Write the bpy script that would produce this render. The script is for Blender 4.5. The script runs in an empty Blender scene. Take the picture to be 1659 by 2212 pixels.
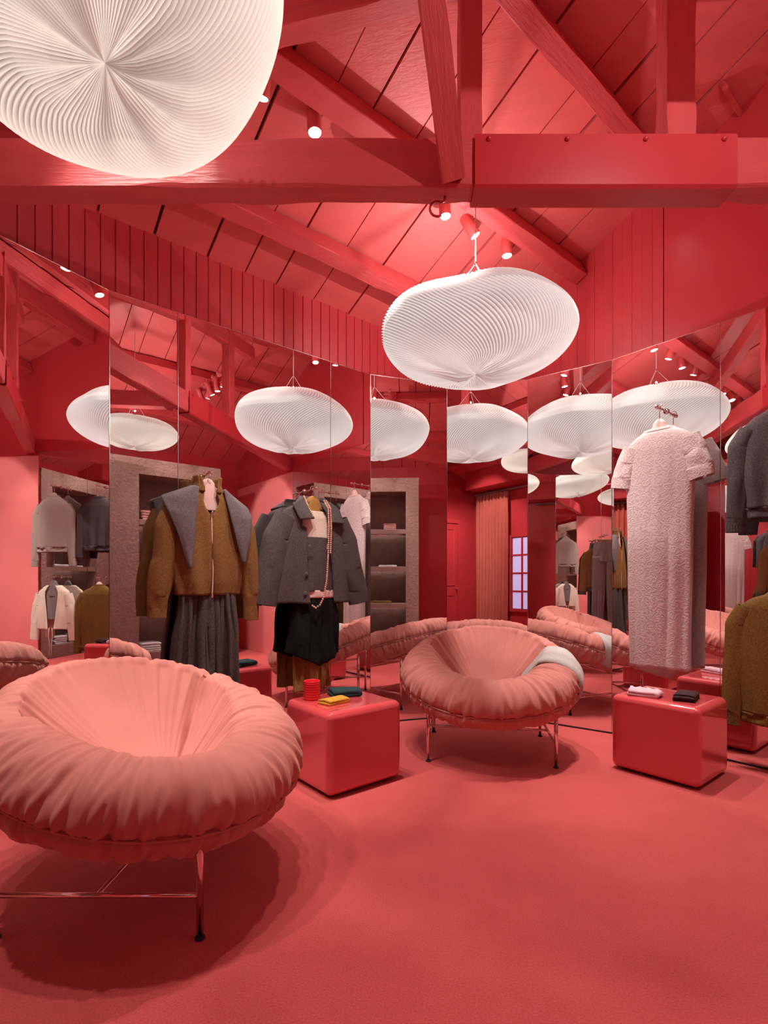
import bpy, bmesh, math, random
import numpy as np
from mathutils import Vector, Matrix, noise

random.seed(7)
rng = np.random.default_rng(7)
C = bpy.context.scene.collection
S = bpy.context.scene
PI = math.pi
R = math.radians

# ------------------------------------------------------------------ camera
FOC, HOR, CAMZ = 1121.2, 1257.3, 1.2
cd = bpy.data.cameras.new('camera'); cam = bpy.data.objects.new('camera', cd); C.objects.link(cam)
cam.location = (0, 0, CAMZ); cam.rotation_euler = (PI / 2, 0, 0)
cd.sensor_fit = 'HORIZONTAL'; cd.sensor_width = 36.0
cd.lens = 36.0 * FOC / 1659.0
cd.shift_y = (HOR - 1106.0) / 1659.0
cd.clip_start = 0.02
S.camera = cam
# ------------------------------------------------------------------ world, exposure
w = bpy.data.worlds.new('world'); S.world = w; w.use_nodes = True
w.node_tree.nodes['Background'].inputs[0].default_value = (0.75, 0.8, 1.0, 1)
w.node_tree.nodes['Background'].inputs[1].default_value = 0.4
S.view_settings.view_transform = 'Standard'
S.view_settings.look = 'None'
S.view_settings.exposure = 0.12
S.view_settings.gamma = 1.0
S.view_settings.use_curve_mapping = False
S.cycles.max_bounces = 8
S.cycles.diffuse_bounces = 3
S.cycles.glossy_bounces = 6
S.cycles.transmission_bounces = 2
S.cycles.use_adaptive_sampling = True
S.cycles.adaptive_threshold = 0.04
S.cycles.sample_clamp_indirect = 4.0
S.cycles.caustics_refractive = False
S.cycles.use_light_tree = False
SPOT_W = 112.0         # watts of one track spotlight
LAMP_E = 0.43          # glow of the paper pendant shades
UP_W = 19.0            # uplight added on top of each pendant to brighten the ceiling

# ------------------------------------------------------------------ room axes: u along the long boarded wall, v across the room
ANG = R(39.398)
UX, UY = math.cos(ANG), math.sin(ANG)
def P(u, v, z=0.0):
    return Vector((u * UX + v * UY, u * UY - v * UX, z))
def to_uv(x, y):
    return x * UX + y * UY, x * UY - y * UX
V_LEFT, U_RIGHT, V_BACK, U_END = -3.466, 3.995, 2.18, -2.05
ROOF_Z, ROOF_K, V_RIDGE = 3.405, 0.41, -0.64
def roof(v):
    return ROOF_Z + ROOF_K * (v - V_LEFT) if v < V_RIDGE else ROOF_Z + ROOF_K * (V_RIDGE - V_LEFT) - ROOF_K * (v - V_RIDGE)
MIR_Z = 2.954

# ------------------------------------------------------------------ materials
MATS = {}
def mat(name, col, rough=0.6, spec=0.5, metal=0.0, sheen=0.0, coat=0.0, bump=None, var=None, emit=None, stretch=None, wave=None, trans=0.0, sheen_tint=None):
    if name in MATS: return MATS[name]
    m = bpy.data.materials.new(name); m.use_nodes = True
    nt = m.node_tree; b = nt.nodes['Principled BSDF']
    b.inputs['Base Color'].default_value = (*col, 1); b.inputs['Roughness'].default_value = rough
    b.inputs['Metallic'].default_value = metal; b.inputs['Specular IOR Level'].default_value = spec
    if sheen:
        b.inputs['Sheen Weight'].default_value = sheen; b.inputs['Sheen Roughness'].default_value = 0.4
        b.inputs['Sheen Tint'].default_value = (*(sheen_tint or col), 1)
    if coat:
        b.inputs['Coat Weight'].default_value = coat; b.inputs['Coat Roughness'].default_value = 0.05
    if emit:
        b.inputs['Emission Color'].default_value = (*emit[0], 1); b.inputs['Emission Strength'].default_value = emit[1]
    tc = nt.nodes.new('ShaderNodeTexCoord')
    src = tc.outputs['Object']
    if stretch:
        mp = nt.nodes.new('ShaderNodeMapping'); mp.inputs['Scale'].default_value = stretch
        nt.links.new(src, mp.inputs['Vector']); src = mp.outputs['Vector']
    if var:
        n = nt.nodes.new('ShaderNodeTexNoise'); n.inputs['Scale'].default_value = var[0]; n.inputs['Detail'].default_value = 6
        nt.links.new(src, n.inputs['Vector'])
        r = nt.nodes.new('ShaderNodeMapRange'); r.inputs[1].default_value = 0.3; r.inputs[2].default_value = 0.7
        r.inputs[3].default_value = 1 - var[1]; r.inputs[4].default_value = 1 + var[1]
        nt.links.new(n.outputs['Fac'], r.inputs[0])
        mx = nt.nodes.new('ShaderNodeVectorMath'); mx.operation = 'SCALE'; mx.inputs[0].default_value = col
        nt.links.new(r.outputs[0], mx.inputs['Scale']); nt.links.new(mx.outputs[0], b.inputs['Base Color'])
    if bump:
        n = nt.nodes.new('ShaderNodeTexNoise'); n.inputs['Scale'].default_value = bump[0]; n.inputs['Detail'].default_value = 8
        n.inputs['Roughness'].default_value = 0.65
        nt.links.new(src, n.inputs['Vector'])
        h = n.outputs['Fac']
        if wave:
            wv = nt.nodes.new('ShaderNodeTexWave'); wv.inputs['Scale'].default_value = wave[0]; wv.inputs['Distortion'].default_value = wave[1]
            wv.bands_direction = wave[2] if len(wave) > 2 else 'X'
            nt.links.new(src, wv.inputs['Vector'])
            ad = nt.nodes.new('ShaderNodeMath'); ad.operation = 'ADD'
            nt.links.new(h, ad.inputs[0]); nt.links.new(wv.outputs['Fac'], ad.inputs[1]); h = ad.outputs[0]
        bp = nt.nodes.new('ShaderNodeBump'); bp.inputs['Strength'].default_value = bump[1]; bp.inputs['Distance'].default_value = bump[2] if len(bump) > 2 else 0.01
        nt.links.new(h, bp.inputs['Height']); nt.links.new(bp.outputs[0], b.inputs['Normal'])
    MATS[name] = m
    return m

RED = (0.56, 0.042, 0.05)
M_BOARD = mat('red_board_paint', RED, 0.42, 0.5, bump=(14, 0.25, 0.006), var=(3, 0.05), stretch=(6, 6, 0.7))
M_PLANK = mat('red_plank_paint', (0.74, 0.128, 0.124), 0.45, 0.5, bump=(9, 0.5, 0.008), var=(2, 0.06), stretch=(0.5, 4, 4))
M_BEAM = mat('red_beam_paint', (0.64, 0.076, 0.082), 0.5, 0.4, bump=(10, 0.6, 0.01), var=(3, 0.06), stretch=(0.6, 5, 5))
M_WALL = mat('red_wall_paint', (0.57, 0.042, 0.051), 0.33, 0.5, bump=(30, 0.05, 0.003), var=(1.5, 0.04))
M_GLOSS = mat('red_gloss_wall_paint', (0.82, 0.22, 0.215), 0.24, 0.5, bump=(4, 0.03, 0.004))
M_DARKGAP = mat('dark_board_gap', (0.10, 0.008, 0.01), 0.9, 0.1, var=(4, 0.2))
M_STEEL = mat('red_painted_steel', (0.54, 0.032, 0.04), 0.36, 0.5, bump=(6, 0.05, 0.004))
M_CHROME = mat('chrome', (0.86, 0.78, 0.76), 0.1, 0.5, 1.0, bump=(200, 0.01, 0.001))
M_EDGE = mat('polished_mirror_edge', (0.75, 0.7, 0.68), 0.2, 0.5, 1.0, bump=(100, 0.02, 0.001))
M_GLASS = mat('mirror_silver', (0.90, 0.885, 0.88), 0.0, 0.5, 1.0, var=(0.6, 0.006))
M_RUBBER = mat('black_rubber', (0.02, 0.02, 0.02), 0.7, 0.3, bump=(60, 0.1))
M_BROWN = mat('brown_rough_plaster', (0.27, 0.14, 0.115), 0.62, 0.4, bump=(26, 1.0, 0.035), var=(12, 0.1))
M_BROWN_S = mat('brown_smooth_shelf', (0.235, 0.135, 0.115), 0.5, 0.4, bump=(80, 0.1), var=(6, 0.06))
M_LACQUER = mat('coral_gloss_lacquer', (0.63, 0.072, 0.08), 0.12, 0.5, coat=1.0, bump=(2.0, 0.03, 0.004))
M_LENS = mat('lit_lens', (1, 1, 1), 0.4, emit=((1.0, 0.95, 0.9), 14.0), bump=(50, 0.05))
M_SPOT = mat('red_spotlight_shell', (0.66, 0.08, 0.08), 0.4, 0.5, bump=(120, 0.05))
M_ADAPT = mat('pale_red_adapter', (0.74, 0.17, 0.16), 0.4, 0.5, bump=(120, 0.05))
M_WIRE = mat('white_cord', (0.85, 0.78, 0.75), 0.5, 0.5, bump=(200, 0.1))
M_LILACPANE = mat('lavender_reflection_pane', (0.5, 0.45, 0.75), 0.15, emit=((0.62, 0.55, 0.95), 0.55), bump=(3, 0.1))  # glow imitates daylight reflected in gloss paint

def carpet():
    m = bpy.data.materials.new('coral_carpet'); m.use_nodes = True; nt = m.node_tree; b = nt.nodes['Principled BSDF']
    b.inputs['Roughness'].default_value = 0.95; b.inputs['Specular IOR Level'].default_value = 0.15
    b.inputs['Sheen Weight'].default_value = 0.35; b.inputs['Sheen Tint'].default_value = (0.8, 0.3, 0.28, 1)
    tc = nt.nodes.new('ShaderNodeTexCoord')
    n1 = nt.nodes.new('ShaderNodeTexNoise'); n1.inputs['Scale'].default_value = 170; n1.inputs['Detail'].default_value = 3
    n2 = nt.nodes.new('ShaderNodeTexNoise'); n2.inputs['Scale'].default_value = 3.5; n2.inputs['Detail'].default_value = 5
    for n in (n1, n2): nt.links.new(tc.outputs['Object'], n.inputs['Vector'])
    a = nt.nodes.new('ShaderNodeMath'); a.operation = 'MULTIPLY_ADD'; a.inputs[1].default_value = 0.45
    nt.links.new(n2.outputs['Fac'], a.inputs[0]); nt.links.new(n1.outputs['Fac'], a.inputs[2])
    rmp = nt.nodes.new('ShaderNodeValToRGB'); rmp.color_ramp.elements[0].position = 0.45; rmp.color_ramp.elements[1].position = 0.95
    rmp.color_ramp.elements[0].color = (0.44, 0.060, 0.058, 1); rmp.color_ramp.elements[1].color = (0.60, 0.108, 0.102, 1)
    nt.links.new(a.outputs[0], rmp.inputs[0]); nt.links.new(rmp.outputs[0], b.inputs['Base Color'])
    bp = nt.nodes.new('ShaderNodeBump'); bp.inputs['Strength'].default_value = 0.6; bp.inputs['Distance'].default_value = 0.006
    nt.links.new(n1.outputs['Fac'], bp.inputs['Height']); nt.links.new(bp.outputs[0], b.inputs['Normal'])
    return m
M_CARPET = carpet()

def fabric(name, col, var=0.18, scale=220, rough=0.9, sheen=0.3, bump=0.35, stretch=None, wave=None):
    return mat(name, col, rough, 0.2, sheen=sheen, bump=(scale, bump, 0.003), var=(scale * 0.6, var), stretch=stretch, wave=wave)
M_VELVET = mat('salmon_velvet', (0.55, 0.20, 0.165), 0.75, 0.2, sheen=0.5, sheen_tint=(1.0, 0.62, 0.5), bump=(350, 0.12, 0.002), var=(7, 0.05))
M_BROWNWOOL = fabric('tobacco_wool', (0.20, 0.095, 0.03), 0.3)
M_GREYWOOL = fabric('charcoal_grey_wool', (0.085, 0.068, 0.068), 0.35)
M_SCARFWOOL = fabric('violet_grey_wool', (0.135, 0.108, 0.115), 0.3)
M_SKIRT = fabric('dark_grey_flannel', (0.075, 0.058, 0.056), 0.35, 150)
M_BLACKLACE = fabric('black_lace_knit', (0.006, 0.005, 0.006), 0.4, 60, bump=0.8)
M_OLIVE = fabric('olive_brown_knit', (0.17, 0.093, 0.022), 0.35)
M_TAN = fabric('tan_fleece', (0.26, 0.125, 0.04), 0.3)
M_TAUPE = fabric('taupe_knit', (0.33, 0.245, 0.215), 0.15)
M_CREAM = fabric('cream_knit', (0.72, 0.58, 0.48), 0.1)
M_DARKKNIT = fabric('dark_violet_grey_knit', (0.065, 0.048, 0.052), 0.4)
M_PALEPINK = fabric('pale_pink_satin', (0.72, 0.46, 0.42), 0.05, 40, 0.4, 0.1, 0.05)
M_SUEDE = fabric('tan_suede_pad', (0.34, 0.17, 0.05), 0.2, 60)
M_TROUSER = fabric('grey_wool_trouser', (0.20, 0.155, 0.15), 0.2)
M_PINKCLOTH = fabric('folded_pink_knit', (0.72, 0.36, 0.32), 0.1, 90)
M_WHITECLOTH = fabric('folded_white_knit', (0.70, 0.66, 0.68), 0.08, 90)
M_DARKCLOTH = fabric('folded_black_knit', (0.03, 0.028, 0.03), 0.2, 90)
M_GREENCLOTH = fabric('dark_green_knit', (0.02, 0.045, 0.05), 0.2, 180)
M_YELLOWCLOTH = fabric('mustard_knit', (0.52, 0.27, 0.03), 0.12, 180)
M_LILACCLOTH = fabric('lilac_pink_knit', (0.62, 0.38, 0.43), 0.1, 180)
M_COCOA = fabric('dark_cocoa_knit', (0.045, 0.016, 0.018), 0.25, 180)
M_GREYSCARF = fabric('pale_grey_cashmere', (0.47, 0.42, 0.40), 0.15, 160)
M_CURTAIN = mat('coral_velvet_curtain', (0.66, 0.16, 0.12), 0.75, 0.2, sheen=0.4, bump=(200, 0.1, 0.002), var=(5, 0.06))
M_CUP = mat('red_glazed_cup', (0.74, 0.012, 0.022), 0.35, 0.5, bump=(40, 0.03))
M_BEAD = mat('blush_pearl', (0.68, 0.37, 0.26), 0.3, 0.5, bump=(90, 0.05), var=(40, 0.15))
M_BUTTON = mat('grey_horn_button', (0.11, 0.09, 0.09), 0.35, 0.5, bump=(60, 0.05))
M_WOODHANGER = mat('pale_wood_hanger', (0.62, 0.35, 0.2), 0.5, 0.4, bump=(30, 0.1), stretch=(1, 8, 8))

def lace():
    m = bpy.data.materials.new('pink_lace_knit'); m.use_nodes = True; nt = m.node_tree; b = nt.nodes['Principled BSDF']
    b.inputs['Roughness'].default_value = 0.85; b.inputs['Specular IOR Level'].default_value = 0.2
    tc = nt.nodes.new('ShaderNodeTexCoord')
    nz = nt.nodes.new('ShaderNodeTexNoise'); nz.inputs['Scale'].default_value = 24; nz.inputs['Detail'].default_value = 2
    nt.links.new(tc.outputs['Object'], nz.inputs['Vector'])
    mxv = nt.nodes.new('ShaderNodeMix'); mxv.data_type = 'VECTOR'; mxv.inputs[0].default_value = 0.06
    nt.links.new(tc.outputs['Object'], mxv.inputs[4]); nt.links.new(nz.outputs['Color'], mxv.inputs[5])
    vo = nt.nodes.new('ShaderNodeTexVoronoi'); vo.feature = 'F1'; vo.inputs['Scale'].default_value = 26
    nt.links.new(mxv.outputs[1], vo.inputs['Vector'])
    wv = nt.nodes.new('ShaderNodeMath'); wv.operation = 'SINE'
    ml = nt.nodes.new('ShaderNodeMath'); ml.operation = 'MULTIPLY'; ml.inputs[1].default_value = 16
    nt.links.new(vo.outputs['Distance'], ml.inputs[0]); nt.links.new(ml.outputs[0], wv.inputs[0])
    r = nt.nodes.new('ShaderNodeValToRGB'); r.color_ramp.elements[0].position = 0.42; r.color_ramp.elements[1].position = 0.58
    r.color_ramp.elements[0].color = (0.50, 0.375, 0.365, 1); r.color_ramp.elements[1].color = (0.57, 0.44, 0.43, 1)
    ad = nt.nodes.new('ShaderNodeMath'); ad.operation = 'MULTIPLY_ADD'; ad.inputs[1].default_value = 0.5; ad.inputs[2].default_value = 0.5
    nt.links.new(wv.outputs[0], ad.inputs[0]); nt.links.new(ad.outputs[0], r.inputs[0]); nt.links.new(r.outputs[0], b.inputs['Base Color'])
    bp = nt.nodes.new('ShaderNodeBump'); bp.inputs['Strength'].default_value = 0.35; bp.inputs['Distance'].default_value = 0.003
    nt.links.new(ad.outputs[0], bp.inputs['Height']); nt.links.new(bp.outputs[0], b.inputs['Normal'])
    return m
M_LACE = lace()

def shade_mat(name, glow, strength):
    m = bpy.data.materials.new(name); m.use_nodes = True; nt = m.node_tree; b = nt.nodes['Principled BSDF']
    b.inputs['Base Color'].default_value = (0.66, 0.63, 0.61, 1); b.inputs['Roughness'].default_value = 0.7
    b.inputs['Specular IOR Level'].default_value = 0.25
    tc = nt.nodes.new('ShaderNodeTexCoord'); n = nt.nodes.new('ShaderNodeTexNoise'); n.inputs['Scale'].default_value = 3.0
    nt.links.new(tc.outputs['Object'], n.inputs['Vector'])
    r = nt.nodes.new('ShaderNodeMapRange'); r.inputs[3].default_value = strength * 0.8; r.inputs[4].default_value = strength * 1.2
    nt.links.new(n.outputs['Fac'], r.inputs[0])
    at = nt.nodes.new('ShaderNodeAttribute'); at.attribute_name = 'pleat_shading'          # shading of folds, hub creases and top band painted into the glow
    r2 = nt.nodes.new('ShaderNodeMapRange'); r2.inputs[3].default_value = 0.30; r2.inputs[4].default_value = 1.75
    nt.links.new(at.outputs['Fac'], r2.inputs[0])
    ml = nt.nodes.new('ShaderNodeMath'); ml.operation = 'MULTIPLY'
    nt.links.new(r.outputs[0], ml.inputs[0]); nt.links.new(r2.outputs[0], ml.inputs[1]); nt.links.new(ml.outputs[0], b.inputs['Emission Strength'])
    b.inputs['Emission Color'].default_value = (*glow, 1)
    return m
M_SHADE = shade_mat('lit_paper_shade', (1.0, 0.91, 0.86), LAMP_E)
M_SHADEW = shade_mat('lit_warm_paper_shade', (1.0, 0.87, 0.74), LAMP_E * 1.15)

# ------------------------------------------------------------------ mesh helpers
def mesh_obj(name, verts, faces, m, parent=None, smooth=False, loc=None):
    me = bpy.data.meshes.new(name)
    me.from_pydata([tuple(v) for v in verts], [], [tuple(f) for f in faces])
    if smooth: me.polygons.foreach_set('use_smooth', [True] * len(me.polygons))
    me.materials.append(m); me.update()
    o = bpy.data.objects.new(name, me); C.objects.link(o)
    if parent is not None: o.parent = parent
    if loc is not None: o.location = loc
    return o
def bm_obj(name, bm, m, parent=None, smooth=False, loc=None):
    bmesh.ops.recalc_face_normals(bm, faces=bm.faces)
    me = bpy.data.meshes.new(name); bm.to_mesh(me); bm.free()
    if smooth: me.polygons.foreach_set('use_smooth', [True] * len(me.polygons))
    me.materials.append(m)
    o = bpy.data.objects.new(name, me); C.objects.link(o)
    if parent is not None: o.parent = parent
    if loc is not None: o.location = loc
    return o
def tag(o, label=None, cat=None, group=None, kind=None):
    if label: o['label'] = label
    if cat: o['category'] = cat
    if group: o['group'] = group
    if kind: o['kind'] = kind
    return o
def thing(name, label, cat, loc=(0, 0, 0), rz=0.0, group=None):
    o = bpy.data.objects.new(name, None); C.objects.link(o)
    o.empty_display_size = 0.1
    o.location = loc; o.rotation_euler = (0, 0, rz)
    return tag(o, label, cat, group)
BOXF = [(0, 1, 2, 3), (4, 7, 6, 5), (0, 4, 5, 1), (1, 5, 6, 2), (2, 6, 7, 3), (3, 7, 4, 0)]
def hexa(name, pts, m, parent=None, bevel=0.0, seg=1):
    """eight corners: bottom ring then top ring, same order"""
    bm = bmesh.new(); vs = [bm.verts.new(p) for p in pts]
    for f in BOXF: bm.faces.new([vs[i] for i in f])
    bmesh.ops.recalc_face_normals(bm, faces=bm.faces)
    if bevel: bmesh.ops.bevel(bm, geom=bm.edges[:], offset=bevel, segments=seg, profile=0.5, affect='EDGES')
    return bm_obj(name, bm, m, parent, smooth=False)
def box(name, x0, x1, y0, y1, z0, z1, m, parent=None, bevel=0.0, seg=1):
    return hexa(name, [(x0, y0, z0), (x1, y0, z0), (x1, y1, z0), (x0, y1, z0), (x0, y0, z1), (x1, y0, z1), (x1, y1, z1), (x0, y1, z1)], m, parent, bevel, seg)
def uvbox(name, u0, u1, v0, v1, z0, z1, m, parent=None, bevel=0.0, seg=1):
    q = [P(u0, v0, z0), P(u1, v0, z0), P(u1, v1, z0), P(u0, v1, z0)]
    return hexa(name, q + [Vector((p.x, p.y, z1)) for p in q], m, parent, bevel, seg)
def beam(name, a, b, wdt, hgt, m, parent=None, up=(0, 0, 1), bevel=0.006):
    """timber from a to b (centre line), width across, height along up"""
    a = Vector(a); b = Vector(b); d = (b - a).normalized(); up = Vector(up)
    s = d.cross(up).normalized(); t = s.cross(d).normalized()
    L = (b - a).length
    bm = bmesh.new(); n = max(2, int(L / 0.12)); rings = []
    for i in range(n + 1):
        x = L * i / n
        ring = []
        for sy, sz in ((-1, -1), (1, -1), (1, 1), (-1, 1)):
            j = 0.0025
            ring.append(bm.verts.new((x, sy * wdt / 2 + random.uniform(-j, j), sz * hgt / 2 + random.uniform(-j, j))))
        rings.append(ring)
    for i in range(n):
        for k in range(4):
            bm.faces.new((rings[i][k], rings[i][(k + 1) % 4], rings[i + 1][(k + 1) % 4], rings[i + 1][k]))
    bm.faces.new(rings[0][::-1]); bm.faces.new(rings[-1])
    if bevel:
        es = [e for e in bm.edges if abs(e.verts[0].co.x - e.verts[1].co.x) > 1e-4]
        bmesh.ops.bevel(bm, geom=es, offset=bevel, segments=1, affect='EDGES')
    o = bm_obj(name, bm, m, parent)
    o.matrix_world = Matrix(((d.x, s.x, t.x, a.x), (d.y, s.y, t.y, a.y), (d.z, s.z, t.z, a.z), (0, 0, 0, 1)))
    return o
def tube_mesh(pts, rad, n=10, closed=False, cap=True):
    pts = [Vector(p) for p in pts]; verts = []; faces = []
    N = len(pts)
    prev = None
    for i, p in enumerate(pts):
        if closed: t = pts[(i + 1) % N] - pts[i - 1]
        else: t = pts[min(i + 1, N - 1)] - pts[max(i - 1, 0)]
        t.normalize()
        if prev is None:
            ref = Vector((0, 0, 1)) if abs(t.z) < 0.9 else Vector((1, 0, 0))
            s = t.cross(ref).normalized()
        else:
            s = (prev - t * prev.dot(t)).normalized()
        prev = s; q = t.cross(s)
        rr = rad[i] if hasattr(rad, '__len__') else rad
        for k in range(n):
            a = 2 * PI * k / n
            verts.append(p + s * math.cos(a) * rr + q * math.sin(a) * rr)
    M = N if closed else N - 1
    for i in range(M):
        for k in range(n):
            a = i * n + k; b = i * n + (k + 1) % n; j = (i + 1) % N
            faces.append((a, b, j * n + (k + 1) % n, j * n + k))
    if cap and not closed:
        faces.append(tuple(range(n))[::-1]); faces.append(tuple(range((N - 1) * n, N * n)))
    return verts, faces
def tube(name, pts, rad, m, parent=None, n=10, closed=False):
    v, f = tube_mesh(pts, rad, n, closed); return mesh_obj(name, v, f, m, parent, smooth=True)
def lathe(name, prof, m, parent=None, n=48, loc=None, smooth=True):
    verts = []; faces = []; N = len(prof)
    for r, z in prof:
        for k in range(n):
            a = 2 * PI * k / n; verts.append((r * math.cos(a), r * math.sin(a), z))
    for i in range(N - 1):
        for k in range(n):
            faces.append((i * n + k, i * n + (k + 1) % n, (i + 1) * n + (k + 1) % n, (i + 1) * n + k))
    if prof[0][0] > 1e-6: faces.append(tuple(range(n))[::-1])
    if prof[-1][0] > 1e-6: faces.append(tuple(range((N - 1) * n, N * n)))
    return mesh_obj(name, verts, faces, m, parent, smooth, loc)
def grid_faces(nr, nc, wrap=True):
    f = []
    for i in range(nr - 1):
        for k in range(nc if wrap else nc - 1):
            f.append((i * nc + k, i * nc + (k + 1) % nc, (i + 1) * nc + (k + 1) % nc, (i + 1) * nc + k))
    return f
def fn(x, y, z): return noise.noise(Vector((x, y, z)))
def lerp_tab(tab, x):
    if x <= tab[0][0]: return tab[0][1]
    for (a, p), (b, q) in zip(tab, tab[1:]):
        if x <= b:
            t = (x - a) / (b - a); t = t * t * (3 - 2 * t)
            return p + (q - p) * t
    return tab[-1][1]

# ================================================================== STRUCTURE
# floor
fl = hexa('floor', [P(-2.2, -3.6, -0.1), P(4.2, -3.6, -0.1), P(4.2, 2.35, -0.1), P(-2.2, 2.35, -0.1),
                    P(-2.2, -3.6, 0), P(4.2, -3.6, 0), P(4.2, 2.35, 0), P(-2.2, 2.35, 0)], M_CARPET)
tag(fl, 'coral red wall to wall carpet', kind='structure')

def wall(name, u0, u1, v0, v1, z0, z1, m, label):
    o = uvbox(name, u0, u1, v0, v1, z0, z1, m); return tag(o, label, kind='structure')
# long boarded wall behind the mirrors (left)
wl = wall('wall_left', -2.15, 4.15, V_LEFT - 0.14, V_LEFT - 0.022, 0, 3.40, M_WALL, 'red wall of narrow vertical boards above the long mirrors')
us = np.arange(-2.03, 4.0, 0.0815)
for i, u in enumerate(us):
    x1 = min(u + 0.0802, 4.015)
    z1 = 3.42
    uvbox('plank', u, x1, V_LEFT - 0.022, V_LEFT - 0.006 - 0.001 * (i % 2), 2.5, z1, M_BOARD, wl, 0.0015)
    uvbox('bead', u + 0.001, u + 0.012, V_LEFT - 0.008, V_LEFT - 0.0015, 2.5, z1, M_BOARD, wl, 0.002)
# gable wall (right): boards by the corner, a smooth panel beyond
def gable(name, u0, u1, v0, v1, z0, m, parent=None):
    vs = [v0] + ([V_RIDGE] if v0 < V_RIDGE < v1 else []) + [v1]
    bm = bmesh.new(); rings = []
    for u in (u0, u1):
        rings.append([bm.verts.new(P(u, v, z0)) for v in vs] + [bm.verts.new(P(u, v, roof(v) + 0.03)) for v in vs[::-1]])
    bm.faces.new(rings[0]); bm.faces.new(rings[1][::-1])
    n = len(rings[0])
    for i in range(n): bm.faces.new((rings[0][i], rings[1][i], rings[1][(i + 1) % n], rings[0][(i + 1) % n]))
    return bm_obj(name, bm, m, parent)
wr = gable('wall_right', U_RIGHT + 0.03, U_RIGHT + 0.15, -3.6, 2.33, 0, M_WALL)
tag(wr, 'red gable wall with boards by the corner and smooth plaster beside them', kind='structure')
v = -3.47; i = 0
while v < -1.66:
    gable('plank', U_RIGHT + 0.012 + 0.002 * (i % 2), U_RIGHT + 0.03, v, min(v + 0.0745, -1.64), 2.5, M_BOARD, wr); v += 0.076; i += 1
gable('plaster_panel', U_RIGHT + 0.004, U_RIGHT + 0.03, -1.636, 2.18, 2.5, M_WALL, wr)
uvbox('gloss_panel', U_RIGHT - 0.004, U_RIGHT + 0.03, 0.15, 2.18, 0.0, 2.905, M_GLOSS, wr, 0.003)
# back wall and end wall
wb = wall('wall_back', -2.15, 4.15, V_BACK, V_BACK + 0.12, 0, 3.46, M_WALL, 'plain red wall behind the brown shelf unit')
we = gable('wall_end', U_END - 0.12, U_END, -3.6, 2.3, 0, M_WALL)
tag(we, 'red end wall with panelled doors', kind='structure')
wq = wall('wall_return', U_END, -0.90, -1.42, -1.30, 0, 3.0, M_WALL, 'short red return wall at the end of the mirrors')
for z in (2.905,):
    uvbox('rail', 2.0, 3.97, V_BACK - 0.012, V_BACK + 0.01, z - 0.01, z + 0.01, M_WALL, wb, 0.003)
for u in (1.2, 1.75, 2.95):
    uvbox('batten', u, u + 0.035, V_BACK - 0.01, V_BACK + 0.01, 2.9, 3.44, M_WALL, wb, 0.003)

# ceiling: two slopes of wide planks over a dark backing
def slope_pt(u, v, drop):
    return P(u, v, roof(v) - drop)
cb = bmesh.new()
q = [(-2.2, -3.62), (4.2, -3.62), (4.2, V_RIDGE), (-2.2, V_RIDGE), (4.2, 2.33), (-2.2, 2.33)]
lo = [cb.verts.new(P(u, v_, roof(v_) + 0.012)) for u, v_ in q]; hi = [cb.verts.new(P(u, v_, roof(v_) + 0.1)) for u, v_ in q]
for idx in ((0, 1, 2, 3), (3, 2, 4, 5)):
    cb.faces.new([lo[k] for k in idx]); cb.faces.new([hi[k] for k in idx][::-1])
ring = [0, 1, 2, 4, 5, 3]
for a, b in zip(ring, ring[1:] + ring[:1]): cb.faces.new((lo[a], lo[b], hi[b], hi[a]))
ce = bm_obj('ceiling', cb, M_DARKGAP); tag(ce, 'sloping red ceiling of wide rough planks', kind='structure')
joints = [-2.05, -1.71, -1.38, -1.06, -0.74, -0.40, -0.07, 0.27, 0.64, 0.965, 1.305, 1.575, 1.815, 2.14, 2.475, 2.845, 3.10, 3.33, 3.69, 4.03]
def plank(u0, u1, v0, v1, th, gap):
    n = 12; bm = bmesh.new(); rings = []
    for i in range(n + 1):
        v_ = v0 + (v1 - v0) * i / n
        j = random.uniform(-0.002, 0.002)
        ring = [bm.verts.new(P(u0 + gap / 2 + j, v_, roof(v_) + 0.012)), bm.verts.new(P(u1 - gap / 2 + j, v_, roof(v_) + 0.012)),
                bm.verts.new(P(u1 - gap / 2 + j, v_, roof(v_) - th)), bm.verts.new(P(u0 + gap / 2 + j, v_, roof(v_) - th))]
        rings.append(ring)
    for i in range(n):
        for k in range(4): bm.faces.new((rings[i][k], rings[i][(k + 1) % 4], rings[i + 1][(k + 1) % 4], rings[i + 1][k]))
    bm.faces.new(rings[0][::-1]); bm.faces.new(rings[-1])
    bm_obj('plank', bm, M_PLANK, ce)
for a, b in zip(joints, joints[1:]):
    t = random.choice((0.0, 0.004, 0.009))
    plank(a, b, V_LEFT - 0.03, V_RIDGE, t, random.choice((0.008, 0.013, 0.02)))
    plank(a, b, V_RIDGE, V_BACK, random.choice((0.0, 0.005)), 0.01)

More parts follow.
